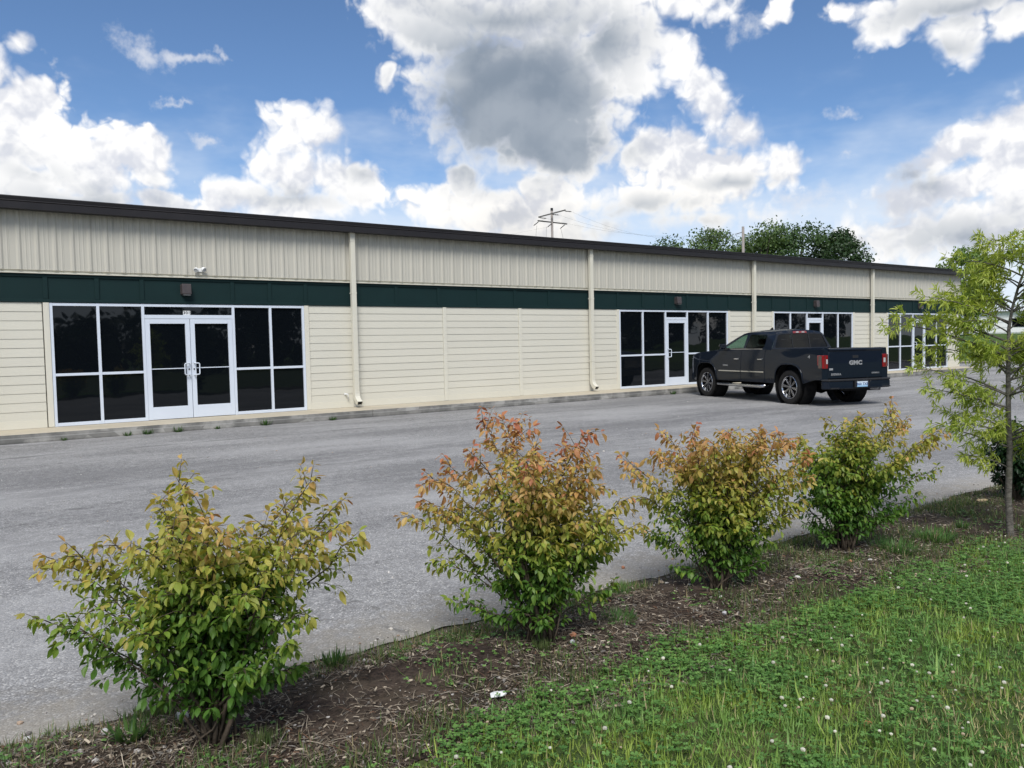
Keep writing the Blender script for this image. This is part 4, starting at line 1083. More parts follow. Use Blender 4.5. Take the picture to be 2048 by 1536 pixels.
def mass_mesh(name, P, Dr, Nn, Ln, Wd, Col, m, temps, tid=None):
    """one mesh made of many small leaves: positions, directions, normals, lengths, widths, colours"""
    P, Dr, Nn = np.asarray(P, float), np.asarray(Dr, float), np.asarray(Nn, float)
    Ln, Wd, Col = np.asarray(Ln, float), np.asarray(Wd, float), np.asarray(Col, float)
    S, D, N = frames(Dr, Nn)
    if tid is None: tid = rs.randint(0, len(temps), len(P))
    VV, FF, CC = [], [], []; base = 0
    for k, (tv, tf) in enumerate(temps):
        ix = np.where(tid == k)[0]
        if not len(ix): continue
        v = (P[ix, None, :] + S[ix, None, :] * (tv[None, :, 0:1] * Wd[ix, None, None]) + D[ix, None, :] * (tv[None, :, 1:2] * Ln[ix, None, None]) + N[ix, None, :] * (tv[None, :, 2:3] * Ln[ix, None, None]))
        nv = tv.shape[0]
        f = tf[None] + (np.arange(len(ix)) * nv)[:, None, None] + base
        VV.append(v.reshape(-1, 3)); FF.append(f.reshape(-1, 3)); CC.append(np.repeat(Col[ix], nv, axis=0)); base += len(ix) * nv
    V, F, C = np.concatenate(VV), np.concatenate(FF), np.concatenate(CC)
    me = bpy.data.meshes.new(name)
    me.vertices.add(len(V)); me.vertices.foreach_set('co', V.ravel().astype(np.float32))
    me.loops.add(len(F) * 3); me.loops.foreach_set('vertex_index', F.ravel().astype(np.int32))
    me.polygons.add(len(F)); me.polygons.foreach_set('loop_start', np.arange(0, len(F) * 3, 3, dtype=np.int32))
    me.update(calc_edges=True)
    at = me.attributes.new('tint', 'FLOAT_COLOR', 'POINT')
    at.data.foreach_set('color', np.concatenate([C, np.ones((len(C), 1))], axis=1).ravel().astype(np.float32))
    me.materials.append(m)
    return me
def proto_mesh(name, tv, tf, m):
    me = bpy.data.meshes.new(name); me.from_pydata([tuple(x) for x in tv], [], [tuple(int(i) for i in x) for x in tf]); me.materials.append(m)
    me.update(); return me
LEAF_M = [proto_mesh('leaf', tv, tf, M['leaf1']) for tv, tf in LEAF_T]

def lerp3(stops, t):
    for (a, ca), (b, cb) in zip(stops, stops[1:]):
        if t <= b:
            k = max(0.0, (t - a) / (b - a)); return tuple(x + (y - x) * k for x, y in zip(ca, cb))
    return stops[-1][1]
WARM = [(0.0, (0.092, 0.200, 0.034)), (0.22, (0.205, 0.310, 0.050)), (0.46, (0.42, 0.40, 0.085)), (0.70, (0.54, 0.355, 0.135)), (0.90, (0.50, 0.220, 0.115)), (1.05, (0.46, 0.130, 0.100))]
DARKGREEN = [(0.0, (0.012, 0.035, 0.014)), (1.0, (0.035, 0.085, 0.025))]

def bez(p0, p1, p2, t):
    return p0 * (1 - t) ** 2 + p1 * 2 * t * (1 - t) + p2 * t * t
def shrub(label, loc, tips, seed, warm, fill, depth=0.85, hmax=1.1, name='shrub', stops=WARM, single=300, leaf_len=(0.024, 0.047), bare=0.0, group='burning bushes in the bed'):
    R = random.Random(seed)
    root = thing(name, label, 'shrub', (loc[0], loc[1], ground_z(*loc) - 0.01), A_RZ, group)
    wmax = max(abs(a) for a, h in tips)
    targets = []
    tips = [(a, h * 0.955) for a, h in tips]
    for a, h in tips:
        half = wmax * (0.35 + 0.65 * min(1, h / (0.75 * hmax)))
        room = math.sqrt(max(0.04, 1 - min(1, (a / half) ** 2)))
        targets.append((Vector((a, R.uniform(-1, 1) * room * half * depth * 0.75, h)), 1.0))
    for k in range(fill):                           # shoots on the near and far side and inside
        a, h = R.choice([q for q in tips if q[1] > .52 * hmax])
        ang = R.uniform(0, 2 * PI); s = R.uniform(0.45, 0.98)
        hh = h * R.uniform(0.62, 0.99); rr = min(max(abs(a), 0.4 * wmax) * s, wmax * (0.10 + 0.92 * min(1, hh / hmax)))
        targets.append((Vector((rr * math.cos(ang), rr * math.sin(ang) * depth, hh)), 0.8))
    P, Dv, Nv, Ln, Wd, Cl = [], [], [], [], [], []
    def leaf(p, d, up, tipness, big=1.0):
        L = R.uniform(*leaf_len) * big
        hf = p.z / hmax
        rad = math.hypot(p.x, p.y) / max(wmax, .1)
        w = warm + 0.95 * (hf - 0.62) + 0.22 * (tipness - 0.5) + 0.20 * (rad - 0.5) + R.gauss(0, 0.09) + 0.16 * mnoise.noise(p * 3.2 + Vector((seed * 7, 0, 0)))
        c = lerp3(stops, max(0, min(1, w))); v = R.uniform(0.82, 1.18)
        P.append(p); Dv.append(d); Nv.append(up); Ln.append(L); Wd.append(L * R.uniform(0.48, 0.60)); Cl.append(tuple(x * v for x in c))
    def leafy_run(pts, a, step, tip):
        L = sum((pts[i + 1] - pts[i]).length for i in range(len(pts) - 1))
        n = max(2, int(L * (1 - a) / step))
        for i in range(n + 1):
            t = a + (1 - a) * i / n
            k = min(len(pts) - 2, int(t * (len(pts) - 1))); f = t * (len(pts) - 1) - k
            p = pts[k].lerp(pts[k + 1], f); tg = (pts[k + 1] - pts[k]).normalized()
            az = i * PI / 2 + R.uniform(-.5, .5)
            o = tg.orthogonal().normalized(); o2 = tg.cross(o)
            for s in (-1, 1):
                if R.random() < bare: continue
                side = (o * math.cos(az) + o2 * math.sin(az)) * s
                d = tg * R.uniform(.25, .7) + side * R.uniform(.7, 1.0) + Vector((0, 0, -R.uniform(0.25, 1.0)))
                up = Vector((R.gauss(0, .35), R.gauss(0, .35), 1.0)) + side * 0.25
                leaf(p + d * 0.008, d, up, tip * t, (0.72 + 0.38 * t) * R.choice((.7, .9, 1.0, 1.0, 1.15)))
        tg = (pts[-1] - pts[-2]).normalized()
        if R.random() > bare:
            leaf(pts[-1], tg + Vector((R.gauss(0, .2), R.gauss(0, .2), -.25)), Vector((R.gauss(0, .3), R.gauss(0, .3), 1)), tip, 1.0)
    for tgt, wgt in targets:
        st = MB()
        b = Vector((R.gauss(0, .028), R.gauss(0, .028), 0.0))
        out = Vector((tgt.x, tgt.y, 0))
        c1 = b + out * R.uniform(.22, .52) + Vector((R.gauss(0, .03), R.gauss(0, .03), tgt.z * R.uniform(.66, .90)))
        n = 9; pts = [bez(b, c1, tgt, i / n) for i in range(n + 1)]
        for i in range(2, n):
            pts[i] += Vector((R.gauss(0, .008), R.gauss(0, .008), R.gauss(0, .006)))
        L = (tgt - b).length; r0 = (0.0034 + 0.0030 * L * wgt) * R.choice((.7, .8, 1.0, 1.1, 1.9))
        st.tube(pts, [r0 * (1 - i / n) ** 1.25 + 0.0011 for i in range(n + 1)], 6)
        t = R.uniform(.11, .30) if tgt.z > .5 * hmax else R.uniform(.50, .62)
        while t < 0.97:
            k = min(n - 1, int(t * n)); p = pts[k].lerp(pts[k + 1], t * n - k); tg = (pts[k + 1] - pts[k]).normalized()
            az = R.uniform(0, 2 * PI); o = tg.orthogonal().normalized(); o2 = tg.cross(o)
            side = o * math.cos(az) + o2 * math.sin(az)
            d = (tg * .75 + side * R.uniform(.6, 1.1) + Vector((0, 0, R.uniform(-.25, .2)))); d.z *= .62; d.normalize()
            tl = L * R.uniform(.09, .24) * (1.15 - t * .75) * (1.0 if t > .45 else .42 + 1.3 * (t - .1))
            e = p + d * tl; mid = p + d * tl * .5 + Vector((0, 0, tl * .08))
            tp = [p, mid, e]
            st.tube(tp, [0.0024, 0.0017, 0.0009], 4)
            leafy_run(tp, .12, 0.024, 0.55 + .35 * t)
            t += R.uniform(.030, .056)
        leafy_run(pts, .52, 0.023, 1.0)
        st.build('stem', M['stem'], root, fix=False, smooth=True)
    Pn = np.array([tuple(p) for p in P]); Dn = np.array([tuple(p) for p in Dv]); Nn = np.array([tuple(p) for p in Nv])
    Ln, Wd, Cl = np.array(Ln), np.array(Wd), np.array(Cl)
    # those that show largest from the viewpoint are separate leaves
    cl = Matrix.Rotation(-A_RZ, 3, 'Z') @ (CAM - root.location)
    dist = np.linalg.norm(Pn - np.array(tuple(cl)), axis=1)
    S, D, N = frames(Dn, Nn)
    vd = (np.array(tuple(cl)) - Pn) / dist[:, None]
    facing = np.abs((N * vd).sum(1))
    near = dist - dist.min()
    score = Ln * Wd * (0.4 + facing) / dist ** 2 * np.exp(-1.6 * near)
    order = np.argsort(-score); one = order[:single]; rest = order[single:]
    for i in one:
        k = int(rs.randint(0, len(LEAF_M)))
        o = link('leaf', LEAF_M[k], root)
        o.matrix_local = Matrix(((S[i, 0] * Wd[i], D[i, 0] * Ln[i], N[i, 0] * Ln[i], Pn[i, 0]), (S[i, 1] * Wd[i], D[i, 1] * Ln[i], N[i, 1] * Ln[i], Pn[i, 1]), (S[i, 2] * Wd[i], D[i, 2] * Ln[i], N[i, 2] * Ln[i], Pn[i, 2]), (0, 0, 0, 1)))
        o.color = (*[float(x) for x in Cl[i]], 1)
    me = mass_mesh('foliage', Pn[rest], Dn[rest], Nn[rest], Ln[rest], Wd[rest], Cl[rest], M['leaf'], LEAF_T)
    tag(link('foliage', me, root), kind='stuff')
    return root, len(Pn)

T1 = [(-0.09, 1.15), (-0.21, 1.05), (-0.27, 0.96), (-0.37, 0.89), (-0.55, 0.83), (-0.67, 0.82), (-0.71, 0.59), (-0.58, 0.55), (-0.5, 0.39), (-0.35, 0.26), (0.01, 1.01), (0.08, 1.04), (0.21, 0.99), (0.32, 1.02), (0.41, 1.11), (0.45, 0.98), (0.5, 0.98), (0.57, 0.84), (0.53, 0.9), (0.45, 0.79), (0.44, 0.62), (0.38, 0.52), (0.36, 0.33), (0.22, 0.42), (-0.14, 0.71), (0.1, 0.75), (0.28, 0.76), (-0.25, 0.61), (-0.04, 0.85), (-0.16, 0.20), (0.10, 0.17), (0.20, 0.27), (-0.24, 0.34), (0.03, 0.24), (-0.06, 0.30)]
T2 = [(-0.31, 1.21), (-0.19, 1.22), (-0.11, 1.18), (-0.34, 1.12), (-0.49, 1.01), (-0.57, 0.94), (-0.61, 0.82), (-0.68, 0.74), (-0.52, 0.76), (-0.55, 0.48), (-0.48, 0.26), (-0.32, 0.19), (-0.06, 1.08), (0.05, 1.08), (0.15, 1.07), (0.25, 1.09), (0.32, 0.96), (0.35, 0.84), (0.48, 0.82), (0.52, 0.7), (0.45, 0.6), (0.39, 0.49), (0.22, 0.43), (0.4, 0.31), (0.08, 0.15), (-0.25, 0.9), (-0.06, 0.9), (0.12, 0.84), (0.28, 0.68), (-0.2, 0.58), (-0.14, 0.22), (0.02, 0.20), (-0.22, 0.36), (0.14, 0.32)]
T3 = [(-0.6, 0.9), (-0.53, 0.79), (-0.41, 0.96), (-0.31, 1.04), (-0.22, 1.06), (-0.09, 1.02), (0.04, 1.08), (0.13, 1.03), (0.24, 1.06), (0.35, 1.01), (0.45, 1.01), (0.54, 0.9), (0.6, 0.75), (0.53, 0.6), (0.47, 0.5), (0.39, 0.31), (0.3, 0.19), (-0.47, 0.43), (-0.45, 0.36), (-0.28, 0.17), (-0.48, 0.65), (-0.25, 0.83), (-0.03, 0.83), (0.22, 0.79), (0.41, 0.73), (0.06, 0.61)]
T4 = [(-0.3, 0.78), (-0.34, 0.91), (-0.11, 1.03), (0.07, 1.05), (0.09, 0.98), (0.35, 1.1), (0.26, 1.01), (0.44, 1.01), (0.59, 0.95), (0.59, 0.89), (0.69, 0.63), (0.69, 0.8), (0.58, 0.41), (0.43, 0.31), (0.36, 0.57), (0.14, 0.79), (-0.12, 0.61), (-0.25, 0.43), (-0.28, 0.21), (-0.17, 0.13), (0.28, 0.2), (0.21, 0.72), (0.03, 0.87), (-0.38, 0.58)]
T5 = [(-0.30, 0.62), (-0.22, 0.50), (-0.12, 0.75), (0.05, 0.8), (0.2, 0.7), (0.35, 0.62), (0.4, 0.4), (0.3, 0.2), (-0.1, 0.2), (0.1, 0.45), (-0.05, 0.38), (0.2, 0.3)]
shrub('nearest leafy shrub, green with tan shoot tips, at the left end of the mulch bed', (-7.38, -14.80), T1, 11, 0.29, 36)
shrub('tall loose shrub with the most orange and yellow leaves, second in the bed row', (-5.69, -14.79), T2, 23, 0.46, 34, hmax=1.15)
shrub('round dense shrub with red leaves on its left shoulder, third in the bed row', (-4.27, -14.79), T3, 31, 0.41, 38, hmax=1.05)
shrub('dark green shrub with bronze tips, nearest to the young oak', (-2.87, -14.79), T4, 47, 0.27, 40, hmax=1.05)
shrub('dark glossy evergreen shrub at the right edge behind the oak trunk', (-0.02, -14.80), T5, 53, 0.4, 26, hmax=0.8, name='evergreen_shrub', stops=DARKGREEN, single=0, leaf_len=(0.03, 0.05), group=None)
# ------------------------------------------------------------------ young willow oak
def young_oak():
    R = random.Random(77)
    loc = (-1.458, -15.339)
    root = thing('young_oak', 'young willow oak with narrow yellow-green leaves and thin grey trunk at the right', 'tree', (loc[0], loc[1], 0.02), A_RZ)
    tr = [(0.0, -0.05), (0.0, 0.01), (-0.01, 0.32), (-0.0, 0.71), (-0.02, 0.91), (-0.03, 1.11), (-0.04, 1.32), (-0.04, 1.5), (-0.04, 1.65), (-0.01, 1.81), (0.04, 1.97), (0.1, 2.12), (0.17, 2.32), (0.2, 2.5)]
    tp = [Vector((a, 0.02 * math.sin(h * 3), h)) for a, h in tr]
    rad = [0.034, 0.028, 0.024, 0.022, 0.0205, 0.0185, 0.0165, 0.0145, 0.0125, 0.010, 0.0095, 0.0075, 0.005, 0.003]
    m_ = MB(); m_.tube(tp, rad, 12); m_.build('trunk', M['bark'], root, fix=False, smooth=True)
    tips = [(-0.9, 1.75), (-1.01, 1.71), (-0.71, 1.9), (-0.76, 1.34), (-0.7, 1.2), (-0.63, 0.92), (-0.34, 0.66), (-0.64, 1.51), (-0.53, 1.27), (-0.43, 2.17), (-0.25, 2.32), (-0.42, 1.86), (-0.07, 2.26), (0.08, 2.28), (-0.46, 1.7), (-0.2, 2.05), (-0.1, 0.87), (-0.31, 1.11), (-0.56, 1.59), (0.28, 2.2), (0.39, 1.88), (0.5, 1.56), (0.45, 1.25), (0.29, 0.9), (0.17, 0.71), (0.17, 2.47), (0.62, 1.7), (0.7, 1.4), (0.5, 1.0), (-0.45, 1.0), (-0.3, 1.45), (-0.62, 1.72), (-0.32, 1.95), (0.2, 1.45), (0.25, 1.75)]
    full = [(Vector((a, R.uniform(-.28, .28) * (1.1 - min(1, abs(a))), h))) for a, h in tips]
    for k in range(22):
        ang = R.uniform(0, 2 * PI); h = R.uniform(0.75, 2.2); rr = R.uniform(.3, .75) * (1.0 - 0.32 * abs(h - 1.4))
        full.append(Vector((rr * math.cos(ang) * 0.9, rr * math.sin(ang), h)))
    P, Dv, Nv, Ln, Wd, Cl = [], [], [], [], [], []
    def trunk_at(h):
        for p, q in zip(tp, tp[1:]):
            if p.z <= h <= q.z: return p.lerp(q, (h - p.z) / (q.z - p.z))
        return tp[-1].copy()
    def tuft(p, tg, n, t):
        for i in range(n):
            az = R.uniform(0, 2 * PI); o = tg.orthogonal().normalized(); o2 = tg.cross(o)
            side = o * math.cos(az) + o2 * math.sin(az)
            d = tg * R.uniform(.2, 1.1) + side * R.uniform(.5, 1.0) + Vector((0, 0, -R.uniform(.0, .5)))
            L = R.uniform(.036, .068)
            up = Vector((R.gauss(0, .5), R.gauss(0, .5), 1))
            y = R.random() * .6 + .4 * t + 0.3 * mnoise.noise(p * 4.0)
            c = lerp3([(0, (0.19, 0.31, 0.052)), (.5, (0.36, 0.45, 0.085)), (1, (0.52, 0.56, 0.145))], max(0, min(1, y)))
            P.append(p + side * .004); Dv.append(d); Nv.append(up); Ln.append(L); Wd.append(L * R.uniform(.13, .19)); Cl.append(c)
    for tgt in full:
        st = MB()
        h0 = max(0.55, min(tgt.z - 0.30 * math.hypot(tgt.x, tgt.y) + R.uniform(-.06, .06), 2.2))
        b = trunk_at(h0)
        c1 = b + (tgt - b) * .5 + Vector((0, 0, R.uniform(.02, .12)))
        n = 8; pts = [bez(b, c1, tgt, i / n) for i in range(n + 1)]
        L = (tgt - b).length; r0 = 0.0035 + 0.006 * L
        st.tube(pts, [r0 * (1 - .85 * i / n) + .0007 for i in range(n + 1)], 5)
        t = R.uniform(.12, .2)
        while t < 1.0:
            k = min(n - 1, int(t * n)); p = pts[k].lerp(pts[k + 1], t * n - k); tg = (pts[k + 1] - pts[k]).normalized()
            az = R.uniform(0, 2 * PI); o = tg.orthogonal().normalized(); o2 = tg.cross(o)
            d = (tg * .8 + (o * math.cos(az) + o2 * math.sin(az)) * R.uniform(.5, 1.0) + Vector((0, 0, R.uniform(-.3, .1)))).normalized()
            tl = R.uniform(.06, .17) * (1.1 - .4 * t)
            e = p + d * tl; mid = p + d * tl * .5
            st.tube([p, mid, e], [.0017, .0012, .0007], 3)
            for q in (.25, .55, .8, 1.0):
                tuft(p.lerp(e, q), d, 5 if q < .9 else 11, .4 + .6 * q)
            t += R.uniform(.05, .09)
        tuft(tgt, (pts[-1] - pts[-2]).normalized(), 10, 1.0)
        st.build('branch', M['bark'], root, fix=False, smooth=True)
    me = mass_mesh('foliage', [tuple(p) for p in P], [tuple(p) for p in Dv], [tuple(p) for p in Nv], Ln, Wd, Cl, M['oakleaf'], [STRIP_T, leaf_template(.2, .1, ((.25, .42), (.5, .5), (.78, .36)))])
    tag(link('foliage', me, root), kind='stuff')
    return len(P)
n_oak = young_oak()
# ------------------------------------------------------------------ grass, clover, mulch, stones
rs = np.random.RandomState(19)
camv = np.array(tuple(CAM))
VR, VF = np.array(tuple(_r)), np.array(tuple(_f))
def near_view(X, Y, pad=0.55):
    d = np.stack([X - camv[0], Y - camv[1], 0 * X - camv[2]], 1)
    z = d @ VF; h = np.abs(d @ VR)
    return (z > 0.8) & (h < z * 0.641 + pad)
def vnoise(X, Y, s, seed=0.0):
    return np.array([mnoise.noise((x * s + seed, y * s - seed, seed * 1.7)) for x, y in zip(X, Y)])
def scatter(x0, x1, y0, y1, dens, falloff=None):
    n = int((x1 - x0) * (y1 - y0) * dens)
    X = rs.uniform(x0, x1, n); Y = rs.uniform(y0, y1, n)
    k = near_view(X, Y)
    dist = np.hypot(X - camv[0], Y - camv[1])
    keep = rs.uniform(0, 1, n) < np.clip((falloff or 5.5) / dist, 0, 1) ** 1.3
    k &= keep
    return X[k], Y[k]
def lawn_edge(X):
    return -15.36 + 0.07 * np.sin(X * 2.1 + .6) + 0.05 * np.sin(X * 5.7) + 0.03 * np.sin(X * 13.1)
zg = np.vectorize(ground_z)
blade_T = (np.array([(-.5, 0, 0), (.5, 0, 0), (-.45, .4, .02), (.45, .4, .02), (-.3, .75, -.06), (.3, .75, -.06), (0, 1, -.18)], float), np.array([(0, 1, 3), (0, 3, 2), (2, 3, 5), (2, 5, 4), (4, 5, 6)], int))
blade_T2 = (np.array([(-.5, 0, 0), (.5, 0, 0), (-.5, .4, .0), (.5, .4, .0), (-.35, .75, -.16), (.35, .75, -.16), (0, 1, -.42)], float), blade_T[1])
# --- lawn grass
X, Y = scatter(-7.6, 6.0, -18.2, -15.2, 8200)
e = Y < lawn_edge(X) + rs.normal(0, .03, len(X)); X, Y = X[e], Y[e]
patch = .6 * vnoise(X, Y, 1.6, 3.0) + .6 * vnoise(X, Y, 6.5, 13.0); dry = vnoise(X, Y, 0.9, 9.0) + 0.95 * np.exp(-((X + 4.75) ** 2 + (Y + 16.75) ** 2) / .55)
keep = rs.uniform(0, 1, len(X)) < np.clip(.55 + patch * .55, .25, 1); X, Y, dry = X[keep], Y[keep], dry[keep]
n = len(X); Z = zg(X, Y)
az = rs.uniform(0, 2 * PI, n); lean = rs.uniform(.25, 2.1, n)
D = np.stack([np.cos(az) * lean, np.sin(az) * lean, np.ones(n)], 1)
N = np.stack([np.cos(az), np.sin(az), -lean * .5 + 0.3], 1)
hgt = rs.gamma(5, .0082, n) * (1.0 + .35 * vnoise(X, Y, 3.1, 5.0))
g0, g1, g2 = np.array((0.125, 0.235, 0.042)), np.array((0.29, 0.42, 0.105)), np.array((0.48, 0.42, 0.21))
t = rs.uniform(0, 1, n)[:, None]; C = g0 * (1 - t) + g1 * t
hue = np.clip(vnoise(X, Y, 4.2, 55.0) * 1.5, -1, 1)[:, None]; C = C * (1 + hue * np.array((.28, .10, -.10))) * (1 + .22 * vnoise(X, Y, 9.0, 71.0)[:, None])
dr = (rs.uniform(0, 1, n) < np.clip(-.01 + .75 * (dry - .28), .045, .62))[:, None]
C = np.where(dr, g2 * rs.uniform(.6, 1.15, (n, 1)), C)
W_ = rs.uniform(.0028, .0058, n)
big = rs.uniform(0, 1, n) < .045
W_ = np.where(big, W_ * 1.9, W_); hgt = np.where(big, hgt * 1.6, hgt)
tag(link('lawn_grass', mass_mesh('lawn_grass', np.stack([X, Y, Z - .004], 1), D, N, hgt, W_, C, M['blade'], [blade_T, blade_T2])), 'green lawn grass with straw coloured blades towards the near corner', 'grass', kind='stuff')
# --- clover
def clover_mass(X, Y, hmean, sc, nm, label):
    n = len(X); Z = zg(X, Y); hh = hmean * rs.uniform(.5, 1.3, n)
    P, D, N, C = [], [], [], []
    off = rs.uniform(0, 2 * PI, n); tilt = rs.normal(0, .28, (n, 2))
    cc = np.array((0.065, 0.165, 0.036))[None] * (1 - (q := rs.uniform(0, 1, n)[:, None])) + np.array((0.185, 0.345, 0.085))[None] * q
    for k in range(3):
        a = off + k * 2 * PI / 3
        P.append(np.stack([X, Y, Z + hh], 1)); D.append(np.stack([np.cos(a), np.sin(a), rs.normal(.05, .15, n)], 1)); N.append(np.stack([tilt[:, 0], tilt[:, 1], np.ones(n)], 1)); C.append(cc)
    P, D, N, C = (np.concatenate(q_) for q_ in (P, D, N, C))
    L = np.tile(rs.uniform(.010, .0185, n) * sc, 3)
    T = (np.array([(0, 0, 0), (-.42, .45, .10), (-.30, .92, .06), (0, .82, .0), (.30, .92, .06), (.42, .45, .10)], float), np.array([(0, 3, 1), (1, 3, 2), (0, 5, 3), (5, 4, 3)], int))
    tag(link(nm, mass_mesh(nm, P, D, N, L, L * .98, C, M['blade'], [T])), label, 'clover', kind='stuff')
X, Y = scatter(-7.6, 6.0, -18.2, -15.15, 2900)
cl = .65 * vnoise(X, Y, 1.3, 21.0) + .6 * vnoise(X, Y, 5.0, 2.0)
cl = cl - .55 * np.exp(-((X + 4.75) ** 2 + (Y + 16.75) ** 2) / .45)
k = (rs.uniform(0, 1, len(X)) < np.clip(.55 + cl * 1.2, 0.08, 1)) & (Y < lawn_edge(X) + rs.normal(.0, .05, len(X)))
clover_mass(X[k], Y[k], .045, 1.0, 'clover', 'low green clover leaves spread through the lawn')
# --- clover flowers
X, Y = scatter(-7.4, 4.0, -17.6, -15.2, 42, 7.0)
k = (Y < lawn_edge(X) - .02) & (rs.uniform(0, 1, len(X)) < np.clip(.65 + vnoise(X, Y, 1.1, 31.0) * 1.2, .1, 1)); X, Y = X[k], Y[k]
fb = MB(); ico = bmesh.new(); bmesh.ops.create_icosphere(ico, subdivisions=1, radius=1.0); iv = [v.co.copy() for v in ico.verts]; ifc = [[v.index for v in f.verts] for f in ico.faces]; ico.free()
cf = []
for x, y in zip(X, Y):
    r_ = rs.uniform(.005, .0105); h = rs.uniform(.06, .115); lx, ly = rs.normal(0, .012, 2); z0 = ground_z(x, y)
    i0 = len(fb.v); fb.v += [(x + lx + q.x * r_ * rs.uniform(.8, 1.2), y + ly + q.y * r_ * rs.uniform(.8, 1.2), z0 + h + q.z * r_ * .8) for q in iv]
    fb.f += [tuple(i0 + j for j in f) for f in ifc]; fb.m += [0] * len(ifc)
    col = np.array((0.72, 0.70, 0.62)) * rs.uniform(.75, 1.05) if rs.uniform() < .8 else np.array((.52, .42, .30))
    cf += [tuple(col)] * len(iv)
    i0 = len(fb.v); fb.v += [(x - .0012, y, z0), (x + .0012, y, z0), (x + lx, y + ly, z0 + h)]; fb.f.append((i0, i0 + 1, i0 + 2)); fb.m.append(0); cf += [(.10, .17, .05)] * 3
me = fb.mesh('clover_flowers', M['blade'])
at = me.attributes.new('tint', 'FLOAT_COLOR', 'POINT'); at.data.foreach_set('color', np.concatenate([np.array(cf), np.ones((len(cf), 1))], 1).ravel().astype(np.float32))
tag(link('clover_flowers', me), 'white clover flower heads dotted over the lawn', 'flowers', kind='stuff')
# --- mulch: twigs, bark strips, dead grass
X, Y = scatter(-9.5, 7.0, -15.6, -14.25, 8200, 6.5)
pt = vnoise(X, Y, 1.5, 41.0) + .5 * vnoise(X, Y, 5.0, 7.0)
k = rs.uniform(0, 1, len(X)) < np.clip(.55 + 1.2 * pt, .06, 1); X, Y = X[k], Y[k]; n = len(X)
az = rs.uniform(0, 2 * PI, n)
D = np.stack([np.cos(az), np.sin(az), rs.normal(.06, .20, n)], 1); N = np.stack([rs.normal(0, .5, n), rs.normal(0, .5, n), np.ones(n)], 1)
pal = np.array([(.055, .042, .032), (.115, .090, .066), (.21, .172, .128), (.40, .34, .26), (.19, .175, .155), (.13, .072, .045)])
C = pal[rs.choice(6, n, p=[.22, .25, .25, .13, .09, .06])] * rs.uniform(.7, 1.25, (n, 1))
thin = rs.uniform(0, 1, n) < .6
L = np.where(thin, rs.uniform(.02, .085, n), rs.uniform(.010, .035, n)); Wd = np.where(thin, rs.uniform(.0012, .0028, n), rs.uniform(.004, .010, n))
chip_T = (np.array([(-.5, 0, 0), (.5, 0, 0), (.5, .5, .06), (-.5, .5, .06), (.35, 1, -.02), (-.35, 1, -.02)], float), np.array([(0, 1, 2), (0, 2, 3), (3, 2, 4), (3, 4, 5)], int))
tag(link('mulch', mass_mesh('mulch', np.stack([X, Y, zg(X, Y) + rs.uniform(.001, .012, n)], 1), D, N, L, Wd, C, M['litter'], [chip_T])), 'brown shredded bark mulch and dead twigs on the bed', 'mulch', kind='stuff')
# --- weeds and sparse grass in the bed, thicker along the asphalt edge
X, Y = scatter(-9.0, 7.0, -15.45, -14.22, 2100, 6.5)
pt = vnoise(X, Y, 1.9, 61.0) + .6 * vnoise(X, Y, 5.5, 17.0) + .42 * np.exp(-((Y + 14.36) / .15) ** 2) + .50 * np.exp(-((Y + 15.30) / .16) ** 2) + .12 * np.clip(X + 4.5, 0, 2)
k = rs.uniform(0, 1, len(X)) < np.clip(.02 + 1.0 * pt, 0, .95); X, Y = X[k], Y[k]
X = np.repeat(X, 3) + rs.normal(0, .012, len(X) * 3); Y = np.repeat(Y, 3) + rs.normal(0, .012, len(Y) * 3); n = len(X)
az = rs.uniform(0, 2 * PI, n); lean = rs.uniform(.3, 2.0, n)
D = np.stack([np.cos(az) * lean, np.sin(az) * lean, np.ones(n)], 1); N = np.stack([np.cos(az), np.sin(az), -lean * .4 + .3], 1)
t = rs.uniform(0, 1, n)[:, None]; C = np.array((.050, .105, .024)) * (1 - t) + np.array((.13, .19, .055)) * t
dr = (rs.uniform(0, 1, n) < .22)[:, None]; C = np.where(dr, np.array((.28, .23, .12)) * rs.uniform(.6, 1.2, (n, 1)), C)
tag(link('bed_weeds', mass_mesh('bed_weeds', np.stack([X, Y, zg(X, Y) - .003], 1), D, N, rs.uniform(.018, .075, n), rs.uniform(.002, .0055, n), C, M['blade'], [blade_T, blade_T2])), 'thin weeds and grass seedlings coming up through the bed', 'weeds', kind='stuff')
X, Y = scatter(-9.0, 7.0, -15.42, -14.25, 900, 6.5)
pt = vnoise(X, Y, 2.2, 81.0) + .3 * vnoise(X, Y, 6.0, 27.0) + .25 * np.exp(-((Y + 15.33) / .12) ** 2)
k = rs.uniform(0, 1, len(X)) < np.clip(-.02 + 1.3 * pt, 0, .9)
clover_mass(X[k], Y[k], .018, .9, 'bed_clover', 'small clover seedlings creeping into the bed')
# --- loose gravel on the bed and its edge
X, Y = scatter(-9.0, 7.0, -15.4, -14.0, 230, 6.5)
k = rs.uniform(0, 1, len(X)) < np.clip(.25 + .75 * np.exp(-((Y + 14.22) / .16) ** 2) + .5 * vnoise(X, Y, 2.0, 91.0), 0, 1); X, Y = X[k], Y[k]
gb = MB(); gc = []
def pebble(x, y, z, r_, col):
    s = rs.uniform(.6, 1.2, 3) * r_; i0 = len(gb.v); a = rs.uniform(0, PI)
    ca, sa = math.cos(a), math.sin(a)
    for q in iv:
        j = rs.uniform(.8, 1.15); px_, py_ = q.x * s[0] * j, q.y * s[1] * j
        gb.v.append((x + ca * px_ - sa * py_, y + sa * px_ + ca * py_, z + q.z * s[2] * .7 * j))
    gb.f.extend([tuple(i0 + j for j in f) for f in ifc]); gb.m.extend([0] * len(ifc)); gc.extend([tuple(col)] * len(iv))
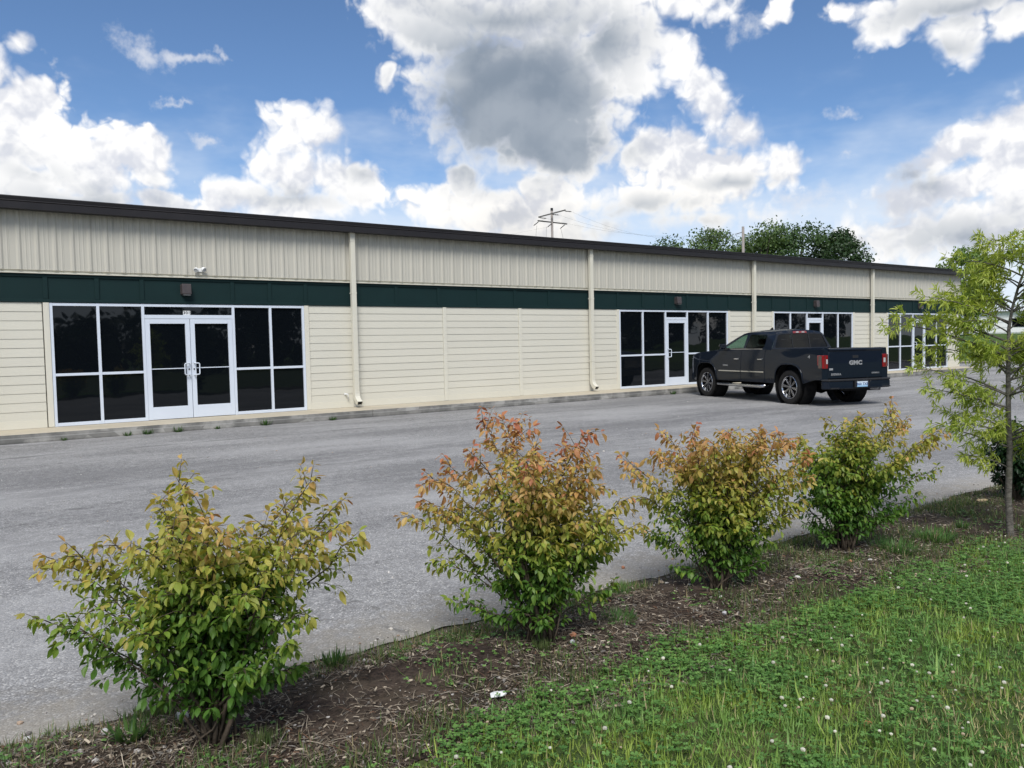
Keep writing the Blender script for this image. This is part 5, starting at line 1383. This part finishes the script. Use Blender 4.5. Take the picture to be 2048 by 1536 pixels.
spal = np.array([(.42, .40, .37), (.55, .52, .48), (.26, .24, .22), (.36, .27, .20), (.60, .56, .50)])
for x, y in zip(X, Y):
    r_ = min(.016, rs.gamma(2.2, .0022) + .002); pebble(x, y, ground_z(x, y) + r_ * .2, r_, spal[rs.randint(5)] * rs.uniform(.6, 1.1))
# bits of pale stone lying on the asphalt
X = rs.uniform(-13, 14, 520); Y = rs.uniform(-14, -1.2, 520); k = near_view(X, Y)
for x, y in zip(X[k], Y[k]):
    r_ = min(.014, rs.gamma(2.0, .0022) + .002) ; pebble(x, y, .004 + r_ * .3, r_, spal[rs.randint(5)] * rs.uniform(.8, 1.3))
me = gb.mesh('gravel', M['litter']); at = me.attributes.new('tint', 'FLOAT_COLOR', 'POINT'); at.data.foreach_set('color', np.concatenate([np.array(gc), np.ones((len(gc), 1))], 1).ravel().astype(np.float32))
tag(link('gravel', me), 'loose pale gravel on the bed edge and the asphalt', 'gravel', kind='stuff')
# --- single stones and scraps
def stone(name, label, cat, x, y, sx, sy, sz, col, seed, sink=.35, group=None):
    bm = bmesh.new(); bmesh.ops.create_icosphere(bm, subdivisions=2, radius=1.0)
    for v in bm.verts:
        k_ = 1 + .30 * mnoise.noise(v.co * 1.3 + Vector((seed * 5.1, seed, 0))) + .12 * mnoise.noise(v.co * 3.5 + Vector((seed, 2, 0)))
        v.co = Vector((v.co.x * sx * k_, v.co.y * sy * k_, v.co.z * sz * k_))
    me = bpy.data.meshes.new(name); bm.to_mesh(me); bm.free(); me.materials.append(M['stone'])
    o = link(name, me, None, (x, y, ground_z(x, y) + sz * (1 - sink))); o.rotation_euler = (0, 0, seed * 1.7); o.color = (*col, 1)
    return tag(o, label, cat, group)
PALE, BRICK, GREY = (.55, .53, .50), (.33, .15, .085), (.34, .33, .32)
stone('stone', 'flat whitish stone at the foot of the nearest shrub', 'stone', -7.44, -14.53, .038, .028, .020, PALE, 1)
stone('stone', 'white stone at the asphalt edge in the near left corner', 'stone', -7.99, -14.23, .018, .014, .014, (.66, .65, .63), 2)
stone('stone', 'round grey stone between the near left corner and the nearest shrub', 'stone', -7.73, -14.48, .019, .017, .015, (.46, .45, .44), 3)
stone('stone', 'small round grey stone right of the second shrub foot', 'stone', -5.59, -14.93, .016, .014, .013, (.40, .41, .42), 4)
stone('brick_chip', 'orange brick chip right of the second shrub foot', 'brick chip', -5.53, -14.87, .020, .015, .012, BRICK, 5)
stone('brick_chip', 'small orange brick chip lying out on the asphalt between second and third shrub', 'brick chip', -4.31, -13.97, .017, .013, .012, (.40, .18, .10), 6)
stone('brick_chip', 'long orange brick chip at the asphalt edge behind the third shrub', 'brick chip', -3.75, -14.33, .032, .016, .013, (.46, .24, .13), 7)
stone('stone', 'flat tan stone at the asphalt edge left of the third shrub foot', 'stone', -4.42, -14.45, .032, .016, .010, (.42, .33, .23), 8)
stone('stone', 'buff flat stone in the bed left of the oak trunk', 'stone', -0.30, -14.62, .060, .035, .014, (.52, .41, .24), 9)
stone('brick_chip', 'orange brick chip in the bed under the fourth shrub', 'brick chip', -3.10, -14.98, .017, .014, .011, (.45, .22, .12), 10)
stone('stone', 'white stone in the bed just right of the fourth shrub foot', 'stone', -2.96, -15.05, .022, .012, .010, (.60, .58, .55), 11)
stone('stone', 'whitish stone in the bed between the third and fourth shrubs', 'stone', -3.72, -14.99, .022, .015, .010, (.58, .55, .52), 12)
stone('stone', 'grey stone in the bed in front of the third shrub', 'stone', -4.62, -15.13, .016, .014, .012, (.44, .43, .43), 13)
for k_, (x, y, s_, lab) in enumerate([(-6.90, -14.28, 1.0, 'white stone in the middle of the little cluster behind the nearest shrub'), (-6.86, -14.31, .8, 'small white stone at the right of the little stone cluster'), (-6.93, -14.33, 1.25, 'largest white stone at the left of the little stone cluster'), (-6.84, -14.25, .7, 'smallest white stone of the little cluster, nearest to the asphalt'), (-6.88, -14.38, .9, 'white stone of the little cluster nearest to the lawn')]):
    stone('stone', lab, 'stone', x, y, .015 * s_, .013 * s_, .011 * s_, (.62, .60, .56), 20 + k_, group='white stones clustered at the asphalt edge')
pm = MB(); ol = [(-.040, -.012), (-.022, .020), (.004, .028), (.018, .012), (.044, .006), (.040, -.022), (.012, -.030), (-.012, -.024)]
pm.v = [(x, y, .004 + .010 * abs(mnoise.noise((x * 40, y * 40, 1)))) for x, y in ol] + [(0, 0, .014)] + [(x, y, .001) for x, y in ol]
pm.f = [(i, (i + 1) % 8, 8) for i in range(8)] + [(9 + i, 9 + (i + 1) % 8, (i + 1) % 8, i) for i in range(8)]; pm.m = [0] * 16
po_ = pm.build('paper_scrap', M['white']); po_.location = (-6.25, -15.19, ground_z(-6.25, -15.19) + .012)
tag(po_, 'torn white scrap of paper lying on the bed beside the lawn', 'paper scrap')
om = MB(); om.v = [(-.03, -.006, .01), (.0, -.009, .02), (.03, -.004, .008), (.032, .006, .006), (.002, .009, .018), (-.028, .007, .012)]; om.f = [(0, 1, 4, 5), (1, 2, 3, 4)]; om.m = [0, 0]
om.v += [(x, y, z - .006) for x, y, z in om.v]; om.f += [(6, 11, 10, 7), (7, 10, 9, 8)] + [(i, (i + 1) % 6, 6 + (i + 1) % 6, 6 + i) for i in range(6)]; om.m += [0] * 8
oo = om.build('orange_scrap', simple('orange_plastic', (.42, .15, .07), .5)); oo.location = (-5.27, -16.38, ground_z(-5.27, -16.38) + .02)
tag(oo, 'small orange scrap on a dry patch of the lawn', 'litter')
# grass tufts and leafy weeds that stand out singly
def tuft_mesh(nm, n, hr, wr, spread, seed, c0, c1, lean=.9):
    q = np.random.RandomState(seed); a = q.uniform(0, 2 * PI, n); rr = spread * np.sqrt(q.uniform(0, 1, n)); ln = q.uniform(.05, lean, n) + rr / spread * .4
    P = np.stack([np.cos(a) * rr, np.sin(a) * rr, np.zeros(n)], 1); D = np.stack([np.cos(a) * ln, np.sin(a) * ln, np.ones(n)], 1); N = np.stack([np.cos(a), np.sin(a), -ln * .4 + .3], 1)
    t = q.uniform(0, 1, n)[:, None]
    return mass_mesh(nm, P, D, N, q.uniform(*hr, n), q.uniform(*wr, n), np.array(c0) * (1 - t) + np.array(c1) * t, M['blade'], [blade_T, blade_T2])
G0, G1 = (.045, .12, .028), (.13, .25, .065)
tm1 = tuft_mesh('grass_tuft', 260, (.025, .06), (.002, .004), .085, 1, G0, G1, 1.7); tm2 = tuft_mesh('grass_tuft', 170, (.07, .15), (.003, .006), .05, 2, (.05, .10, .03), (.20, .22, .09), 1.3)
wk = tuft_mesh('weed', 60, (.05, .13), (.008, .016), .05, 4, (.03, .085, .02), (.09, .17, .04), 1.6)
def single(nm, label, cat, me, x, y, s=1.0, rz=0.0, z=None, group=None):
    o = link(nm, me, None, (x, y, ground_z(x, y) if z is None else z)); o.scale = (s, s, s); o.rotation_euler = (0, 0, rz)
    return tag(o, label, cat, group)
single('grass_tuft', 'bright green grass tuft in the bed right of the second shrub', 'grass tuft', tm1, -5.18, -14.85, 1.1)
single('grass_tuft', 'grass tuft growing against the stems of the second shrub', 'grass tuft', tm2, -5.76, -14.90, .55, 1)
single('grass_tuft', 'coarse grass tuft at the foot of the nearest shrub, right side', 'grass tuft', tm2, -7.24, -14.95, .55, 2)
single('grass_tuft', 'pale upright grass tuft left of the nearest shrub foot', 'grass tuft', tm2, -7.50, -14.37, .75, 3)
single('weed', 'broad-leaved weed left of the nearest shrub by the corner', 'weed', wk, -7.66, -14.62, .9, 0)
single('weed', 'leafy weed at the asphalt edge between first and second shrubs', 'weed', wk, -6.66, -14.33, .8, 1)
single('grass_tuft', 'grass tuft on the bed between the oak and the fourth shrub', 'grass tuft', tm1, -2.06, -15.05, 1.7, 2)
single('grass_tuft', 'wide green grass patch at the right of the fourth shrub foot', 'grass tuft', tm1, -2.55, -15.02, 1.9, 4)
single('grass_tuft', 'grass tuft by the asphalt edge left of the third shrub', 'grass tuft', tm1, -4.75, -14.42, 1.1, 5)
single('weed', 'bright leafy weed in the bed just left of the oak trunk', 'weed', wk, -1.55, -15.02, .7, 3)
for x, y, s, lab in [(-6.36, -1.09, .7, 'small weed on the walk edge left of the storefront'), (-5.28, -1.09, 1.0, 'weed at the walk edge below the left window of the double-door storefront'), (-4.92, -1.09, 1.2, 'bushy weed at the walk edge left of the double doors'), (-4.33, -1.10, 1.3, 'weed at the walk edge below the left door leaf'), (-3.57, -1.09, .8, 'weed at the walk edge below the right door leaf'), (-2.56, -1.10, 1.5, 'largest weed on the walk edge, right of the double doors'), (-1.03, -1.09, 1.1, 'weed on the walk edge left of the near downspout'), (10.08, -1.09, 1.3, 'lone weed on the walk edge left of the single glass door')]:
    single('weed', lab, 'weed', wk, x, y, s * .95, x * 3, 0.004, 'weeds at the foot of the walk')
# ------------------------------------------------------------------ trees, poles and a far building
def big_tree(name, label, x, y, top, w, seed, tint, group=None, zb=0.0, leaf=(.20, .40), n=5200):
    R = np.random.RandomState(seed); q = random.Random(seed)
    root = thing(name, label, 'tree', (x, y, land_z(x, y)), 0, group)
    h = top - land_z(x, y)
    tr = MB(); tr.tube([(0, 0, -.2), (.1, 0, h * .3), (0, .1, h * .62), (.05, 0, h * .85)], [w * .045, w * .035, w * .02, w * .006], 8)
    tr.build('trunk', M['bark'], root, fix=False, smooth=True)
    cl = []
    for k in range(34):
        a = q.uniform(0, 2 * PI); u = q.uniform(-.95, 1.0); rr = math.sqrt(max(0, 1 - u * u)) * q.uniform(.45, 1.0)
        c = np.array((math.cos(a) * rr * w / 2 * .86, math.sin(a) * rr * w / 2 * .86, h * .60 + u * h * .36))
        cl.append((c, q.uniform(.10, .20) * w))
        lm = MB(); lm.tube([(0, 0, h * q.uniform(.25, .55)), tuple(c * .55 + np.array((0, 0, h * .22))), tuple(c)], [w * .012, w * .007, w * .002], 5)
        if k % 2 == 0: lm.build('limb', M['bark'], root, fix=False)
    per = n // len(cl); P, N_ = [], []
    for c, r_ in cl:
        v = R.normal(0, 1, (per, 3)); v /= np.linalg.norm(v, axis=1)[:, None]
        rad = r_ * R.uniform(.35, 1.12, per) ** .6 * (1 + .22 * R.normal(0, 1, per) * (R.uniform(0, 1, per) < .25))
        p = c + v * rad[:, None] * np.array((1.1, 1.1, .8)); P.append(p); N_.append(v + R.normal(0, .5, (per, 3)) + np.array((0, 0, .5)))
    P = np.concatenate(P); N_ = np.concatenate(N_); m_ = len(P)
    D = R.normal(0, 1, (m_, 3)) + np.array((0, 0, -.3))
    t = R.uniform(0, 1, (m_, 1)); C = (np.array(tint[0]) * (1 - t) + np.array(tint[1]) * t)
    L = R.uniform(*leaf, m_)
    tag(link('crown', mass_mesh('crown', P, D, N_, L, L * .55, C, M['treeleaf'], [STRIP_T, LEAF_T[0]]), root), kind='stuff')
    return root
DKG = ((.030, .066, .020), (.075, .130, .040)); MDG = ((.055, .105, .028), (.13, .19, .055)); LTG = ((.09, .17, .03), (.20, .29, .07)); VDG = ((.020, .048, .018), (.052, .092, .032))
big_tree('background_tree', 'small dark tree crown left-most above the roof line', 66.6, 52.6, 14.9, 8.5, 1, DKG, 'trees behind the building', n=6000)
big_tree('background_tree', 'loose lighter green tree left of the bare pole above the roof', 67.4, 45.9, 15.0, 9.4, 2, MDG, 'trees behind the building', n=6000)
big_tree('background_tree', 'broad green tree right of the bare pole above the roof', 67.9, 39.1, 14.2, 9.8, 3, MDG, 'trees behind the building', n=10000)
big_tree('background_tree', 'tallest tree in the middle of the clump above the roof', 71.0, 36.0, 14.5, 9.5, 4, DKG, 'trees behind the building', n=10000)
big_tree('background_tree', 'darkest tree at the right end of the clump above the roof', 73.6, 33.6, 13.6, 7.8, 5, VDG, 'trees behind the building', n=10000)
big_tree('background_tree', 'bright green tree behind the young oak at the far building end', 64.2, 15.2, 8.9, 5.4, 6, LTG, None, leaf=(.16, .30), n=7000)

def tube_thing(mb, pts, r_, seg=6): mb.tube(pts, r_, seg)
PA = Vector((45.0, 48.2, 0)); AX = Vector((0.81178, -0.58396, 0)); AD = Vector((0.58396, 0.81178, 0))
p1 = thing('utility_pole', 'grey wooden utility pole with two crossed crossarms above the roof', 'utility pole', tuple(PA), 0)
b = MB(); b.tube([(0, 0, -.3), (0, 0, 15.7)], [.16, .125], 12); b.build('pole', M['pole'], p1, smooth=True, fix=False)
b = MB(); b.lathe([(0.0, 15.95), (.138, 15.93), (.142, 15.66)], 'z', 12); b.build('cap', M['black'], p1)
WD = Vector((61.18 - 45.0, 36.32 - 48.2, 0)).normalized()      # towards the next pole
def arm(a, e, off):
    a, e = Vector(a) - PA, Vector(e) - PA; d = (e - a).normalized(); s = Vector((-d.y, d.x, 0)).normalized(); u = d.cross(s)
    a, e = a + s * off, e + s * off; w, h = s * .05, u * .062; b = MB()
    b.hexa([a - w - h, e - w - h, e + w - h, a + w - h, a - w + h, e - w + h, e + w + h, a + w + h]); return b.build('crossarm', M['crossarm'], p1), a, e
a1 = arm((43.60, 48.75, 14.92), (45.95, 47.10, 15.62), -.2); a2 = arm((43.75, 49.1, 14.62), (46.45, 47.5, 14.25), -.2)
def insul(p, d, L=.75):
    b = MB(); p = Vector(p); d = d.normalized()
    pts = [p + d * L * k / 8 for k in range(9)]; b.tube(pts, [.02, .03, .06, .03, .06, .03, .06, .03, .02], 8)
    b.build('insulator', M['porcelain'], p1, fix=False); return pts[-1]
ends = []
for t in (.04, .5, .96):
    q = a1[1].lerp(a1[2], t) + Vector((0, 0, -.08)); ends.append(insul(q, WD + Vector((0, 0, -.12))))
for t in (.04, .5, .93):
    q = a2[1].lerp(a2[2], t) + Vector((0, 0, -.08)); insul(q, Vector((-.75, .1, -.55)), .8)
b = MB()
for (t, sx) in ((.1, -.3), (.42, -.2), (.9, .15)):
    q = a2[1].lerp(a2[2], t); b.tube([q + Vector((-.5, 0, -.5)), q + Vector((sx - .35, 0, -1.5)), q + Vector((sx, 0, -3.5))], .013, 4)
b.tube([ends[0], ends[0] + Vector((-.9, .3, -.4)), a2[1] + Vector((-.5, 0, -.5))], .012, 4)
b.build('jumper_wires', M['wire'], p1, fix=False)
PB = Vector((61.18, 36.32, 0))
p2 = thing('utility_pole', 'bare grey utility pole standing in front of the background trees', 'utility pole', tuple(PB), 0)
b = MB(); b.tube([(0, 0, -.3), (0, 0, 13.55)], [.17, .135], 12); b.build('pole', M['pole'], p2, smooth=True, fix=False)
b = MB(); b.tube([(-.05, 0, 13.0), (-.7, .45, 12.75)], .035, 6); b.build('bracket', M['crossarm'], p2, fix=False)
b = MB(); b.tube([(.1, 0, 12.9), (1.6, -1.1, 9.0)], .016, 4); b.build('guy_wire', M['wire'], p2, fix=False)
pl = thing('power_line', 'thin sagging wires running between the two utility poles', 'power line', tuple(PA), 0)
for k, e_ in enumerate(ends):
    s_, t_ = Vector(e_), PB - PA + Vector((-.1 * k, .1, 12.95 - .12 * k)); b = MB()
    b.tube([s_.lerp(t_, i / 14) - Vector((0, 0, (1.0 + .25 * k) * 4 * (i / 14) * (1 - i / 14))) for i in range(15)], .0065, 4); b.build('wire', M['wire'], pl, fix=False)
b = MB(); s_ = Vector((-.6, 0, 13.9)); t_ = s_ + Vector((-26, 18, -2.0)); b.tube([s_.lerp(t_, i / 10) - Vector((0, 0, 4 * (i / 10) * (1 - i / 10))) for i in range(11)], .006, 4); b.build('wire', M['wire'], pl, fix=False)
# long white shed on the bank past the end of the lot
ws = thing('white_shed', 'long low white metal shed on the grassy bank behind the young oak', 'shed', (84.0, 17.5, land_z(84, 17)), math.radians(-65))
b = MB(); b.box(-9, 14, 0, 6, -.3, 2.35); b.build('wall', M['white'], ws)
for k in range(4):
    b = MB(); b.box(-9.02, 14.02, -.05, 0.0, .12 + k * .55, .12 + k * .55 + .50); b.build('wall_panel', M['white'], ws)
b = MB(); b.hexa([(-9.4, -.5, 2.36), (14.4, -.5, 2.36), (14.4, 6.5, 2.36), (-9.4, 6.5, 2.36), (-9.4, 2.5, 2.9), (14.4, 2.5, 2.9), (14.4, 3.5, 2.9), (-9.4, 3.5, 2.9)]); b.build('roof', simple('pale_roof_sheet', (.55, .56, .58), .5), ws)
for x in (-7.0, -2.0):
    b = MB(); b.box(x, x + 1.3, -.08, -.051, .7, 1.6); b.build('window', M['glass'], ws)
# wood across the road behind the viewer: only its reflection shows in the glass
R_ = np.random.RandomState(44); P, N_ = [], []
for k in range(60):
    x = -75 + k * 2.9 + R_.uniform(-1, 1); y = -52 + R_.uniform(-5, 5); top = R_.choice([3.2, 5.0, 7.0, 9.0, 10.5]) * R_.uniform(.9, 1.1); 
    if 3 < x < 9: top *= .45
    for j in range(12):
        c = np.array((x + R_.uniform(-2.2, 2.2), y + R_.uniform(-2, 2), R_.uniform(.8, top))); v = R_.normal(0, 1, (90, 3)); v /= np.linalg.norm(v, axis=1)[:, None]
        P.append(c + v * R_.uniform(.2, 1.7, (90, 1))); N_.append(v + R_.normal(0, .4, (90, 3)))
P = np.concatenate(P); N_ = np.concatenate(N_); m_ = len(P); P[:, 2] = np.maximum(P[:, 2], .1)
t = R_.uniform(0, 1, (m_, 1)); C = np.array((.016, .034, .012)) * (1 - t) + np.array((.040, .066, .022)) * t; L = R_.uniform(.4, .8, m_)
tag(link('far_wood', mass_mesh('far_wood', P, R_.normal(0, 1, (m_, 3)), N_, L, L * .7, C, M['treeleaf'], [STRIP_T])), 'dark wood across the road, seen only as a reflection in the glass', 'wood', kind='stuff')
